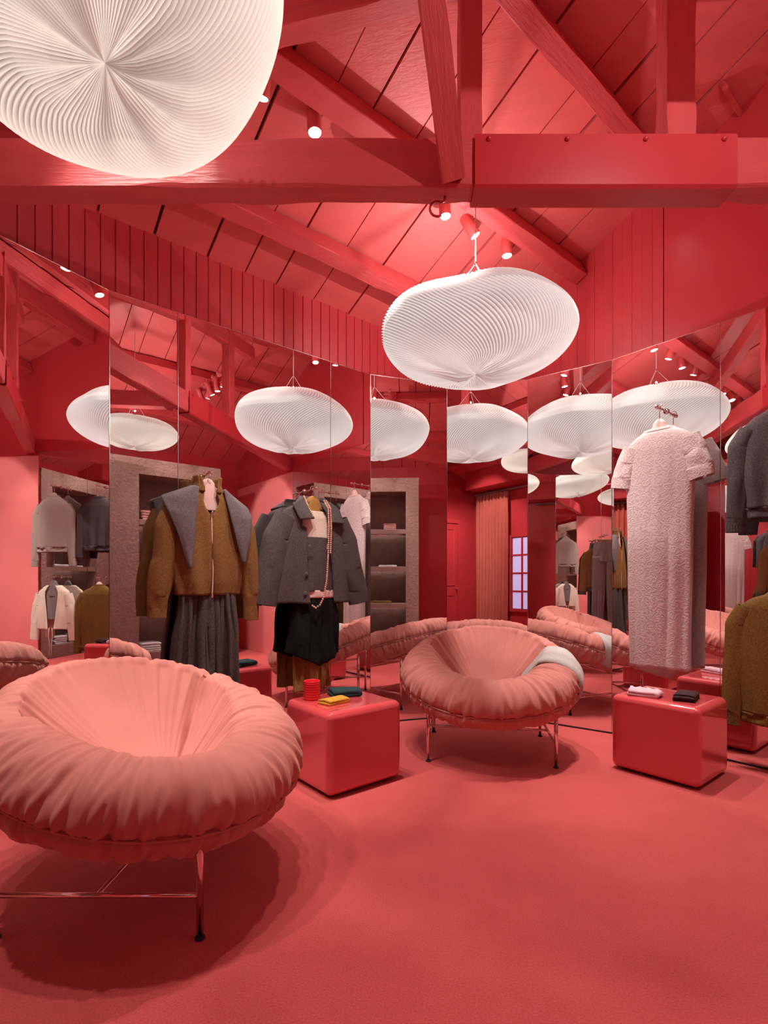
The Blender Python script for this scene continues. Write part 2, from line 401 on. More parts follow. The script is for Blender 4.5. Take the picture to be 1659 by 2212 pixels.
# ------------------------------------------------------------------ timbers
N_UP = Vector(P(0, -ROOF_K, 1.0)).normalized()
def purlin(name, v, u0, u1, label, wdt=0.105, hgt=0.135):
    vc = v - wdt / 2 * math.cos(math.atan(ROOF_K))
    z = roof(vc) - hgt / 2 * 0.98 - 0.022
    vv = vc + hgt / 2 * math.sin(math.atan(ROOF_K))
    o = beam(name, P(u0, vv, z), P(u1, vv, z), wdt, hgt, M_BEAM, up=N_UP); return tag(o, label, 'beam', 'red timber purlins under the ceiling')
purlin('purlin', -2.29, -2.04, 3.99, 'red purlin that carries the row of track spotlights', 0.115, 0.145)
purlin('purlin', -3.0, -2.04, 3.99, 'red purlin nearest the boarded wall, running down behind the round pendant')
purlin('purlin', -1.55, -2.04, 3.99, 'red purlin meeting the bolted beam near its upper end')
o = beam('ridge_beam', P(-2.04, V_RIDGE, 4.44), P(3.99, V_RIDGE, 4.44), 0.12, 0.2, M_BEAM); tag(o, 'red ridge beam along the top of the roof', 'beam')
for vv in (0.3, 1.2):
    zz = roof(vv) - 0.095
    o = beam('purlin', P(-2.04, vv, zz), P(3.99, vv, zz), 0.1, 0.13, M_BEAM, up=Vector(P(0, ROOF_K, 1)).normalized())
    tag(o, 'red purlin on the far roof slope ' + ('beside the ridge' if vv < 1 else 'above the curtain wall'), 'beam', 'red timber purlins under the ceiling')
TY0, TY1, TZ0, TZ1 = 2.265, 2.38, 2.93, 3.14
TYC = (TY0 + TY1) / 2
tb = thing('tie_beam', 'heavy red horizontal beam crossing the room with a bolted steel plate', 'beam', (0, TYC, TZ0))
def loc_of(p, o): return Vector(p) - o.location
XE_L = -2.9; XE_R = 4.02
# right end meets the gable wall
xe = (3.985 - TYC * UY) / UX
bm_t = beam('timber', (XE_L, TYC, (TZ0 + TZ1) / 2), (xe, TYC, (TZ0 + TZ1) / 2), TY1 - TY0, TZ1 - TZ0, M_BEAM, bevel=0.012)
mw = bm_t.matrix_world.copy(); bm_t.parent = tb; bm_t.matrix_world = mw; bm_t.location = (mw.translation.x, 0, (TZ1 - TZ0) / 2)
px0, px1 = 0.395, 1.535
def plate_part():
    z0, z1 = -0.014, TZ1 - TZ0 + 0.006; y0 = TY0 - TYC - 0.012; y1 = TY1 - TYC + 0.012
    bm = bmesh.new()
    prof = [(y0, z1), (y0, z0 + 0.012), (y0 + 0.012, z0), (y1 - 0.012, z0), (y1, z0 + 0.012), (y1, z1), (y1 - 0.006, z1), (y1 - 0.006, z0 + 0.016), (y1 - 0.016, z0 + 0.006), (y0 + 0.016, z0 + 0.006), (y0 + 0.006, z0 + 0.016), (y0 + 0.006, z1)]
    a = [bm.verts.new((px0, y, z)) for y, z in prof]; b = [bm.verts.new((px1, y, z)) for y, z in prof]
    bm.faces.new(a); bm.faces.new(b[::-1]); n = len(prof)
    for i in range(n): bm.faces.new((a[i], b[i], b[(i + 1) % n], a[(i + 1) % n]))
    return bm_obj('steel_plate', bm, M_STEEL, tb)
sp = plate_part()
for k in range(4):
    for sy in (-1, 1):
        x = px0 + 0.06 + k * (px1 - px0 - 0.12) / 3
        o = lathe('bolt', [(0.0001, 0), (0.011, 0.0), (0.011, 0.006), (0.007, 0.012), (0.0001, 0.013)], M_STEEL, sp, 8)
        o.rotation_euler = (sy * PI / 2 if sy > 0 else PI / 2, 0, 0)
        o.location = (x, (TY0 - TYC - 0.012) if sy < 0 else (TY1 - TYC + 0.012), TZ1 - TZ0 - 0.018)
        if sy > 0: o.rotation_euler = (-PI / 2, 0, 0)
def post(name, x, wx, y, wy, z0, z1, label):
    o = beam(name, (x, y, z0), (x, y, z1), wx, wy, M_BEAM, up=(0, 1, 0)); return tag(o, label, 'post')
def roof_at(x, y):
    u, vv = to_uv(x, y); return roof(vv)
post('roof_post', 0.385, 0.095, TYC + 0.01, 0.1, TZ1 - 0.05, roof_at(0.385, TYC) - 0.02, 'red upright post standing on the beam behind the slanting brace')
post('roof_post', 1.31, 0.125, TYC + 0.01, 0.1, TZ1 - 0.01, roof_at(1.31, TYC) - 0.02, 'red upright post standing near the plain end of the steel plate')
o = beam('brace', (0.302, 2.262, 2.955), (0.085, 1.64, 3.62), 0.098, 0.1, M_BEAM, up=(0.0, 0.75, 0.66)); tag(o, 'red slanting brace let into the front of the bolted beam', 'brace')
# truss chords above the tie beam
o = beam('rafter_chord', (0.34, TYC, 3.93), (-2.45, TYC, 3.20), 0.1, 0.17, M_BEAM); tag(o, 'red sloping chord crossing behind the large pendant', 'beam')
o = beam('rafter_chord', (0.43, TYC, 3.97), (1.95, TYC, 4.20), 0.1, 0.15, M_BEAM); tag(o, 'red sloping chord rising from the upright post', 'beam')
# second tie beam, seen in the mirrors
b2 = beam('cross_beam', (0.76, 0.05, 3.39), (1.27, 1.66, 3.39), 0.13, 0.18, M_BEAM); tag(b2, 'red cross beam running out over the shelf unit', 'beam')
# small block nailed to the ceiling at the far right
o = beam('wood_block', P(3.70, -1.16, roof(-1.16) - 0.045), P(3.98, -1.16, roof(-1.16) - 0.045), 0.03, 0.07, M_BEAM, up=N_UP); tag(o, 'short red wooden block nailed to the ceiling planks', 'block')
# hook under the beam
pts = [(0.275 + 0.02 * 0, 2.33, TZ0 + 0.012), (0.272, 2.33, TZ0 - 0.02)] + [(0.272 - 0.012 + 0.034 * math.cos(a) - 0.02, 2.33, TZ0 - 0.055 + 0.034 * math.sin(a)) for a in np.linspace(R(60), R(300), 12)]
o = tube('ceiling_hook', pts, 0.0055, M_STEEL); tag(o, 'small red open hook under the bolted beam', 'hook')

# ------------------------------------------------------------------ mirrors
VP = [(-1.945, 2.635), (-1.65522, 3.12589), (-0.11629, 4.38988), (0.55712, 4.60995), (1.24538, 4.50430), (1.80117, 4.10464)]
def mirror(a, b, label, z1=MIR_Z):
    a = Vector((*a, 0)); b = Vector((*b, 0)); d = (b - a).normalized()
    n = Vector((d.y, -d.x, 0))            # towards the room
    t = thing('wall_mirror', label, 'mirror', a, math.atan2(d.y, d.x), 'tall frameless mirrors around the room')
    L = (b - a).length; g = 0.0012
    box('glass', g, L - g, 0.0, 0.0055, 0.012, z1, M_GLASS, t)
    box('edge_strip', g, L - g, -0.0008, 0.0065, z1, z1 + 0.004, M_EDGE, t)
    box('edge_strip', g, g + 0.003, -0.0012, 0.0, 0.012, z1, M_EDGE, t)
    box('foot_channel', g, L - g, -0.004, 0.008, 0.0, 0.012, M_RUBBER, t)
    return t
def along(a, b, s):
    a = Vector(a); b = Vector(b); return tuple(a + (b - a).normalized() * s)
v0, v1, v2, v3, v4, v5 = VP
c0 = (-2.02, 2.50); c1 = (-2.08, 1.72)
d0 = Vector((0.42, -0.9)).normalized()
e1 = (c1[0] + d0.x * 0.72, c1[1] + d0.y * 0.72); e2 = (c1[0] + d0.x * 1.44, c1[1] + d0.y * 1.44)
mirror(e1, c1, 'mirror panel standing behind the hanging grey trousers')
mirror(e2, e1, 'last mirror panel beyond the hanging grey trousers')
mirror(c1, c0, 'mirror panel out of view between the pink armchair and the corner')
mirror(c0, v1, 'mirror panel at the left border behind the pink armchair')
mirror(v1, along(v1, v2, 0.403), 'narrow mirror panel between the left border and the brown jacket')
mirror(along(v1, v2, 0.403), along(v1, v2, 1.59), 'wide mirror panel behind the brown jacket and the grey cape jacket')
mirror(along(v1, v2, 1.59), v2, 'narrow mirror panel beside the grey cape jacket sleeve')
mirror(v2, v3, 'mirror panel behind the back of the far armchair, first from the grey jacket')
mirror(v3, v4, 'mirror panel behind the middle of the far armchair showing the curtain')
mirror(v4, v5, 'mirror panel behind the grey scarf end of the far armchair')
g0 = Vector(v5); gd = Vector((P(0, 1).x, P(0, 1).y))
sA, sB, sC = 0.755, 1.435, 2.168
mirror(v5, tuple(g0 + gd * sA), 'mirror panel behind the long pink dress')
mirror(tuple(g0 + gd * sA), tuple(g0 + gd * sB), 'mirror panel at the right border behind the two jumpers')
mirror(tuple(g0 + gd * sB), tuple(g0 + gd * sC), 'mirror panel out of view behind the taupe jumper and cream cardigan')

# ================================================================== LIGHTS
# ------------------------------------------------------------------ paper cloud pendants
def cloud_mesh(Rx, Ry, hb, ht, seed, npl=120):
    """pleated cloud: hub at the bottom (origin), rim at height hb, top at hb+ht"""
    nphi = npl * 2
    ts = [0.0, 0.012, 0.03, 0.055, 0.085] + list(np.linspace(0.12, 0.62, 36)) + list(np.linspace(0.64, 0.70, 3)) + list(np.linspace(0.74, 0.80, 2)) + [0.86, 0.92, 0.97, 1.0]
    nr = len(ts); verts = []; glow_shading = []
    for i, t in enumerate(ts):
        a = -PI / 2 + PI * t                     # bottom hub to top centre
        ca = max(math.cos(a), 0.0); sa = math.sin(a)
        r0 = ca ** 0.72
        z0 = hb + (hb * (-abs(sa) ** 1.15) if sa < 0 else ht * sa ** 1.1)
        for k in range(nphi):
            p = 2 * PI * k / nphi
            lump = 1 + 0.035 * math.cos(2 * p + seed) + 0.014 * math.cos(3 * p + seed * 2.3) + 0.02 * math.cos(5 * p + seed * 1.7)
            r = r0 * lump
            near = math.exp(-(r0 / 0.42) ** 2) if t < 0.5 else 0
            cre = fn(math.cos(p) * 3.2 + seed, math.sin(p) * 3.2, 0.4)
            z = z0 + near * (1 - math.exp(-(r0 / 0.10) ** 2)) * 0.16 * hb * 4 * (cre * 0.55 - 0.08)
            z += 0.03 * hb * math.cos(2 * p + seed * 0.7) * min(1, r0 * 1.3) * (1 if t < 0.9 else 0.4)
            z += 0.09 * hb * fn(math.cos(p) * 1.4 * r0 + seed, math.sin(p) * 1.4 * r0, 2.0) * r0
            par = (-1) ** (k + (i if 0.10 < t < 0.72 else 0))
            if t >= 0.72: par = (-1) ** k
            amp = 0.0085 * min(1.0, r0 / 0.5) * (1.0 if t < 0.72 else 0.8)
            amp *= 1 if t < 0.97 else 0.3
            nx, nz = math.cos(a), math.sin(a)
            r += par * amp * nx / Rx * 1.2
            z += par * amp * nz
            verts.append((Rx * r * math.cos(p), Ry * r * math.sin(p), z)); glow_shading.append((0.5 + 0.5 * par) * (1 - 0.75 * math.exp(-(r0 / 0.6) ** 2) * max(0.0, min(1.0, 0.35 - cre * 1.6)) if t < 0.5 else 1.0) * (1.0 if t < 0.6 else 0.62))  # painted shading: glow dimmed in valleys, hub creases and the upper band
    return verts, grid_faces(nr, nphi), glow_shading
def pendant(loc, Rx, Ry, hb, ht, rz, seed, m, label, cord_top, crotch, upw):
    t = thing('cloud_pendant', label, 'pendant lamp', loc, rz, 'pleated paper cloud pendants')
    vts, fcs, glow_shading = cloud_mesh(Rx, Ry, hb, ht, seed)
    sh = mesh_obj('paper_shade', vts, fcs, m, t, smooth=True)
    at_ = sh.data.attributes.new('pleat_shading', 'FLOAT', 'POINT'); at_.data.foreach_set('value', glow_shading)
    top = hb + ht
    tube('cord', [(0, 0, crotch), (0, 0, cord_top)], 0.0035, M_WIRE, t, 6)
    lathe('cord_clip', [(0.0001, crotch - 0.015), (0.007, crotch - 0.012), (0.007, crotch + 0.012), (0.0001, crotch + 0.015)], M_CHROME, t, 10)
    for a in (0.4, 2.5, 4.6):
        tube('suspension_wire', [(0.004 * math.cos(a), 0.004 * math.sin(a), crotch), (0.36 * Rx * math.cos(a), 0.36 * Ry * math.sin(a), top * 0.93)], 0.0022, M_WIRE, t, 5)
    lathe('fill_disc', [(0.0001, top - 0.03), (0.04, top - 0.03), (0.04, top + 0.004), (0.03, top + 0.012), (0.0001, top + 0.012)], M_FILLDISC, t, 24)  # disc and point lamp added here to throw more light on the ceiling
    ld = bpy.data.lights.new('ceiling_fill', 'POINT'); ld.energy = UP_W * upw; ld.shadow_soft_size = 0.006; ld.color = (1.0, 0.95, 0.92)
    lo_ = bpy.data.objects.new('ceiling_fill', ld); C.objects.link(lo_); lo_.parent = t; lo_.location = (0, 0, top + 0.10)
    return t
M_FILLDISC = mat('lit_fill_disc', (1, 1, 1), 0.4, emit=((1.0, 0.97, 0.95), 0.5), bump=(30, 0.05))
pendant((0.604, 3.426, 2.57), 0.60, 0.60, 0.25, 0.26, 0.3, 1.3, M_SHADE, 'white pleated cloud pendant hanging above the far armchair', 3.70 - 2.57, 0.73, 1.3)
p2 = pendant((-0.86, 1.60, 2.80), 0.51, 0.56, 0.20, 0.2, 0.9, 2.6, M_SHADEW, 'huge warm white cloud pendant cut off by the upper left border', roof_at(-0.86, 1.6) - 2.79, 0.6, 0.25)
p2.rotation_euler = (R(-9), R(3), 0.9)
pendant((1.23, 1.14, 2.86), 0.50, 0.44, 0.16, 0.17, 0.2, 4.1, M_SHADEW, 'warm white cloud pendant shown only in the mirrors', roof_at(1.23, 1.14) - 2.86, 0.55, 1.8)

# ------------------------------------------------------------------ track spotlights
def spotlight(pos, aim, label, watts, size=62, blend=0.7, mount=None):
    pos = Vector(pos); aim = Vector(aim); d = (aim - pos).normalized()
    t = thing('track_spotlight', label, 'spotlight', pos, 0, 'round red track spotlights')
    q = (-d).to_track_quat('Z', 'Y')
    body = lathe('spot_body', [(0.0001, 0.022), (0.0355, 0.022), (0.037, 0.0), (0.040, 0.003), (0.040, 0.185), (0.037, 0.19), (0.0001, 0.19)], M_SPOT, t, 32)
    lens = lathe('lens', [(0.0001, 0.006), (0.0345, 0.006), (0.0345, 0.009), (0.0001, 0.010)], M_LENS, t, 24)
    for o in (body, lens): o.rotation_mode = 'QUATERNION'; o.rotation_quaternion = q
    up = -d * 0.14
    mt = mount if mount is not None else pos + Vector((0.0, 0.0, 0.22))
    ml = mt - pos
    tube('stem', [up, ml], 0.008, M_ADAPT, t, 8)
    a = ANG
    ad = box('adapter', -0.085, 0.085, -0.017, 0.017, -0.012, 0.022, M_ADAPT, t, 0.003); ad.location = ml; ad.rotation_euler = (0, 0, a)
    ld = bpy.data.lights.new('spot_beam', 'SPOT'); ld.energy = watts; ld.spot_size = R(size); ld.spot_blend = blend
    ld.shadow_soft_size = 0.034; ld.color = (1.0, 0.93, 0.86)
    lo = bpy.data.objects.new('spot_beam', ld); C.objects.link(lo); lo.parent = t; lo.location = d * 0.012
    lo.rotation_mode = 'QUATERNION'; lo.rotation_quaternion = q
    return t
# row along the purlin
def mnt(u): return P(u + 0.05, -2.40, 3.83)
row = [(3.22, (1.05, 3.75, 0.4), 'track spotlight third below the bolted beam, nearest the gable boards', 1.4),
       (2.86, P(3.85, -1.62, 1.5), 'track spotlight beside the pendant cord under the bolted beam', 1.5),
       (2.55, (0.6, 3.3, 0.5), 'track spotlight half hidden behind the red hook', 0.8),
       (2.25, (0.6, 2.7, 0.0), 'track spotlight hidden behind the bolted beam', 1.1),
       (1.90, P(2.05, -3.2, 1.3), 'track spotlight whose pale adapter peeps over the bolted beam', 1.4),
       (1.52, (-0.12, 2.45, 0.0), 'track spotlight glowing above the beam beside the huge pendant', 1.0),
       (1.20, P(1.3, -3.2, 1.3), 'track spotlight hidden behind the huge pendant', 1.4),
       (0.55, (-0.75, 1.9, 0.0), 'track spotlight over the pink armchair, first past the huge pendant', 1.0),
       (0.20, (-0.6, 1.7, 0.0), 'track spotlight over the pink armchair, second past the huge pendant', 0.9),
       (-0.15, (-0.4, 1.7, 0.0), 'track spotlight over the pink armchair, third past the huge pendant', 0.9),
       (-0.5, (0.2, 1.5, 0.0), 'track spotlight at the far end of the purlin row', 1.0)]
for u, aim, label, k in row:
    spotlight(P(u, -2.45, 3.67), aim, label, SPOT_W * k, mount=mnt(u))
names = ('first', 'second', 'third', 'fourth', 'fifth')
aims2 = [(P(2.0, 0.3, 0.0), 0.7), (P(3.1, -0.2, 0.0), 0.8), (P(3.85, -0.1, 1.3), 0.9), (P(2.3, 0.9, 1.5), 0.8), (P(U_RIGHT, 0.95, 1.4), 3.0)]
for i, vv in enumerate((-0.25, -0.07, 0.11, 0.29, 0.47)):
    spotlight(P(2.72, vv, 3.78), aims2[i][0], '%s of five spotlights in a row across the roof, seen in the mirror' % names[i], SPOT_W * aims2[i][1], size=58, mount=P(2.72, vv, 3.955))
for u, zz, aim, k, lb in ((3.28, 3.80, (0.85, 3.75, 0.5), 2.2, 'added spotlight out of view behind the steel plate, lighting the far armchair'), (3.56, 3.84, (2.05, 3.2, 0.4), 1.7, 'added spotlight out of view behind the steel plate, lighting the cube table')):
    spotlight(P(u, -1.66, zz), aim, lb, SPOT_W * k, size=52, mount=P(u, -1.66, zz + 0.24))  # added lamps, kept out of view, brightening the far armchair and cube table
for i, (u, aim, k, nm) in enumerate(((-0.6, P(-1.4, 2.1, 1.6), 1.6, 'curtain'), (0.4, P(-2.0, 0.6, 1.3), 1.6, 'panelled doors'), (1.5, P(2.3, 0.9, 1.5), 1.3, 'shelf unit'))):  # extra lamps added to brighten the dim back of the room
    spotlight(P(u, 0.42, 3.85), aim, 'added fill spotlight on the far roof slope aimed at the ' + nm, SPOT_W * k, size=70, mount=P(u, 0.40, 4.05))
o = uvbox('light_track', 2.70, 2.74, -0.35, 0.56, 3.965, 3.995, M_ADAPT, None, 0.003); tag(o, 'short red lighting track across the roof', 'track')

# ================================================================== FURNITURE
# ------------------------------------------------------------------ round pink armchairs
TILT, CZ, RC, AO, BO = R(16.5), 0.55, 0.455, 0.165, 0.14
NPH, SEAM_A = 420, R(-6)
NRIM, NDISH, NUND = 58, 36, 8
DY = -0.15                                              # the hollow sits towards the front
alph = list(np.linspace(R(-90), R(-11), 15)) + [R(-8.5), SEAM_A, R(-3.5)]
NA2 = NRIM - len(alph)
def cushion_profile(phi):
    """list of (r, h, kind, parameter) from the underside centre over the rim to the hollow"""
    c = math.cos(phi)                                   # 1 at the back
    back = max(0.0, c); k = (1 + c) / 2
    bo = BO * (1.0 - 0.06 * k); ao = AO * (1 - 0.20 * k ** 2)
    lift = 0.03 * back ** 1.5
    out = []
    for i in range(NUND): out.append((RC * i / NUND, -BO * 0.95 + (lift + BO * 0.95 - bo) * (i / NUND) ** 2, 'u', 0))
    aend = R(74 + 116 * (1 - k) ** 1.7)
    for a in alph + list(np.linspace(R(-0.5), aend, NA2)):
        ca, sa = math.cos(a), math.sin(a)
        ca = math.copysign(abs(ca) ** (0.9 if a > 0 else 0.62), ca); sa = math.copysign(abs(sa) ** 0.9, sa)
        out.append((RC + ao * ca, bo * sa + lift, 'r', a))
    r0, h0 = out[-1][0], out[-1][1]; hc = -0.15
    for i in range(1, NDISH + 1):
        t = 1 - i / NDISH
        out.append((r0 * t, hc + (h0 - hc) * t ** (1.45 + 0.5 * (1 - k)), 'd', t))
    return out
def cushion_point(phi, r, h, t=None):
    x = -r * math.sin(phi); y = r * math.cos(phi)
    if t is not None: y += DY * (1 - t) ** 1.2
    ct, st = math.cos(TILT), math.sin(TILT)
    return Vector((x, y * ct - h * st, CZ + y * st + h * ct))
def cushion_mesh():
    verts = []; rows = len(cushion_profile(0))
    grid = [[None] * NPH for _ in range(rows)]
    for k in range(NPH):
        phi = 2 * PI * k / NPH
        pr = cushion_profile(phi)
        cx, sx = math.cos(phi), math.sin(phi)
        ph = (phi + PI) % (2 * PI) - PI
        w1 = fn(cx * 9, sx * 9, 0.3); w2 = fn(cx * 19, sx * 19, 5.0)
        for i, (r, h, kd, a) in enumerate(pr):
            t = i / rows
            dn = 0.0; dr = 0.0
            if kd == 'r':
                n1 = fn(cx * 10 + 0.6 * math.sin(a), sx * 10, a * 0.55)
                n2 = fn(cx * 22, sx * 22 + 0.5 * a, a * 0.8 + 7)
                rid = ((1 - abs(n1) * 2.6) * 0.010 + (1 - abs(n2) * 2.4) * 0.007) * (0.35 + 0.65 * math.exp(-(a / R(75)) ** 2) + 0.25 * abs(math.sin(phi)))
                g = math.exp(-((a - SEAM_A) / R(20)) ** 2)
                fine = fn(cx * 34, sx * 34, a * 0.5 + 3)
                dn = rid + g * fine * 0.020
                dn -= 0.016 * math.exp(-((a - SEAM_A) / R(4.5)) ** 2)
                m = max(0.0, min(1.0, (a - R(15)) / R(70)))
                for pc in (1.12, -1.12):
                    dn -= 0.022 * m * m * math.exp(-((ph - pc) / 0.10) ** 2)
            elif kd == 'd':
                n1 = fn(cx * 10 + 0.3, sx * 10, 1.5 + (1 - a) * 0.8)
                n2 = fn(cx * 20, sx * 20, 9 + (1 - a))
                dn = ((1 - abs(n1) * 2.6) * 0.009 + (1 - abs(n2) * 2.4) * 0.0045) * a ** 1.1 * (0.35 + 0.65 * abs(math.sin(phi)))
                for pc in (1.12, -1.12):
                    dn -= (0.022 + 0.03 * min(1, (1 - a) * 5)) * min(1, a * 2) ** 2 * math.exp(-((ph - pc - 0.1 * (a - 1)) / (0.06 + 0.04 * a)) ** 2)
            grid[i][k] = (phi, r, h, dn, a if kd == 'd' else None)
    # displace along profile normals
    for i in range(rows):
        for k in range(NPH):
            phi, r, h, dn, td = grid[i][k]
            a = grid[max(i - 1, 0)][k]; b = grid[min(i + 1, rows - 1)][k]
            tr, th = b[1] - a[1], b[2] - a[2]; L = math.hypot(tr, th) or 1
            nr, nh = th / L, -tr / L
            verts.append(cushion_point(phi, max(r + nr * dn, 0.0), h + nh * dn, td))
    return verts, grid_faces(rows, NPH)
cv, cf = cushion_mesh()
cme = bpy.data.meshes.new('cushion'); cme.from_pydata([tuple(p) for p in cv], [], cf)
cme.polygons.foreach_set('use_smooth', [True] * len(cme.polygons)); cme.materials.append(M_VELVET); cme.update()
def under_h(x, y):
    """height of the cushion's underside at chair-local x, y"""
    ct, st = math.cos(TILT), math.sin(TILT)
    return CZ + (y / ct) * st * 1.0 - BO * 0.97
def armchair(loc, rz, crz, label):
    t = thing('armchair', label, 'armchair', (*loc, 0), rz)
    cu = bpy.data.objects.new('cushion', cme); C.objects.link(cu); cu.parent = t; cu.rotation_euler = (0, 0, crz)
    ring = []
    for k in range(120):
        phi = 2 * PI * k / 120
        pr = [q for q in cushion_profile(phi) if q[2] == 'r' and abs(q[3] - SEAM_A) < 1e-6][0]
        ring.append(cushion_point(phi, pr[0] + 0.001, pr[1]))
    o = tube('seam_piping', ring, 0.0045, M_VELVET, cu, 6, closed=True)
    # curved carrier rails under the shell
    for x in (-0.27, 0.27):
        pts = [(x, y, under_h(x, y) - 0.012 + 0.02 * (abs(y) / 0.4) ** 3) for y in np.linspace(-0.34, 0.44, 12)]
        r = tube('carrier_rail', pts, 0.011, M_CHROME, t, 8)
        r.rotation_euler = (0, 0, crz)
    lx, yf, yr = 0.412, -0.345, 0.345
    for x in (-lx, lx):
        for y in (yf, yr):
            top = max(under_h(0, (y if crz == 0 else 0)) + 0.10, 0.42)
            if y == yr: top = 0.50
            if y == yf and crz == 0: top = 0.40
            lg = tube('leg', [(x, y, 0.012), (x, y, top)], 0.0125, M_CHROME, t, 14)
            lathe('foot', [(0.0001, 0.0), (0.0175, 0.0), (0.0175, 0.005), (0.013, 0.009), (0.0001, 0.009)], M_RUBBER, lg, 14, loc=(x, y, 0))
        tube('side_rail', [(x, yf, 0.145), (x, yr, 0.145)], 0.009, M_CHROME, t, 10)
        tube('top_rail', [(x, yf + 0.01, 0.385), (x, yr, 0.47)], 0.009, M_CHROME, t, 8)
    tube('cross_rail', [(-lx, 0.0, 0.145), (lx, 0.0, 0.145)], 0.009, M_CHROME, t, 10)
    return t
CH2 = (0.755, 3.755)
ch1 = armchair((-0.965, 2.16), R(90), R(-28), 'large round salmon velvet armchair in the lower left, empty')
ch2 = armchair(CH2, R(-8.5), 0.0, 'round salmon velvet armchair before the mirrors with a grey scarf on its rim')

# grey scarf draped over the rim of the far chair
def drape(phi0, dphi, i0, i1, m, parent_mat, name, label, cat, layers=2):
    pr0 = cushion_profile(0); verts = []; faces = []
    n = 26; idx = list(range(i0, i1 + 1))
    outer = []; inner = []
    for j in range(n + 1):
        s = j / n
        ro = []; ri = []
        for q, i in enumerate(idx):
            tq = q / (len(idx) - 1)
            phi = phi0 + dphi * (s - 0.5) * (1 - 0.25 * abs(tq - 0.5)) + 0.16 * (tq - 0.5)
            pr = cushion_profile(phi)
            r, h = pr[i][0], pr[i][1]
            a = pr[max(i - 1, 0)]; b = pr[min(i + 1, len(pr) - 1)]
            tr, th = b[0] - a[0], b[1] - a[1]; L = math.hypot(tr, th) or 1
            nr, nh = th / L, -tr / L
            edge = math.sin(PI * s) ** 0.45
            off = 0.012 + 0.020 * edge + 0.006 * fn(s * 5, tq * 4, 3.3) + 0.004 * math.sin(s * 17)
            td = pr[i][3] if pr[i][2] == 'd' else None
            ro.append(cushion_point(phi, r + nr * off, h + nh * off, td)); ri.append(cushion_point(phi, r + nr * 0.010, h + nh * 0.010, td))
        outer.append(ro); inner.append(ri)
    m_ = len(idx)
    for row_ in outer: verts += row_
    for row_ in inner: verts += row_
    faces += grid_faces(n + 1, m_, False)
    off = (n + 1) * m_
    faces += [tuple(off + q for q in f[::-1]) for f in grid_faces(n + 1, m_, False)]
    for j in range(n):
        for c in (0, m_ - 1): faces.append((j * m_ + c, (j + 1) * m_ + c, off + (j + 1) * m_ + c, off + j * m_ + c))
    for q in range(m_ - 1):
        for j in (0, n): faces.append((j * m_ + q, j * m_ + q + 1, off + j * m_ + q + 1, off + j * m_ + q))
    o = mesh_obj(name, [parent_mat @ Vector(p) for p in verts], faces, m, smooth=True)
    bm = bmesh.new(); bm.from_mesh(o.data); bmesh.ops.recalc_face_normals(bm, faces=bm.faces); bm.to_mesh(o.data); bm.free()
    return tag(o, label, cat)
nrow = NUND + NRIM
drape(R(-92), R(36), NUND + 6, nrow + 13, M_GREYSCARF, Matrix.Translation((*CH2, 0)) @ Matrix.Rotation(R(-8.5), 4, 'Z'), 'scarf', 'pale grey knitted scarf folded over the rim of the far armchair', 'scarf')

# ------------------------------------------------------------------ glossy cube tables
def cube_table(near, a, b, h, label):
    """near corner in world xy, a along +u, b along -v"""
    t = thing('cube_table', label, 'side table', (*near, 0), ANG)
    bm = bmesh.new()
    vs = [bm.verts.new(p) for p in [(0, 0, 0.012), (a, 0, 0.012), (a, b, 0.012), (0, b, 0.012), (0, 0, h), (a, 0, h), (a, b, h), (0, b, h)]]
    for f in BOXF: bm.faces.new([vs[i] for i in f])
    bmesh.ops.recalc_face_normals(bm, faces=bm.faces)
    bmesh.ops.bevel(bm, geom=bm.edges[:], offset=0.042, segments=6, profile=0.5, affect='EDGES')
    o = bm_obj('shell', bm, M_LACQUER, t, smooth=True)
    wn = o.modifiers.new('flat_faces', 'WEIGHTED_NORMAL'); wn.weight = 100
    box('plinth', 0.05, a - 0.05, 0.05, b - 0.05, 0.0, 0.02, M_RUBBER, t)
    return t
TBH = 0.48
NL = (-0.300, 2.832); NR_ = (1.795, 2.95)
cube_table(NL, 0.535, 0.495, TBH, 'glossy coral cube table holding the red cup and two folded gloves')
cube_table(NR_, 0.475, 0.525, TBH, 'glossy coral cube table under the long pink dress')

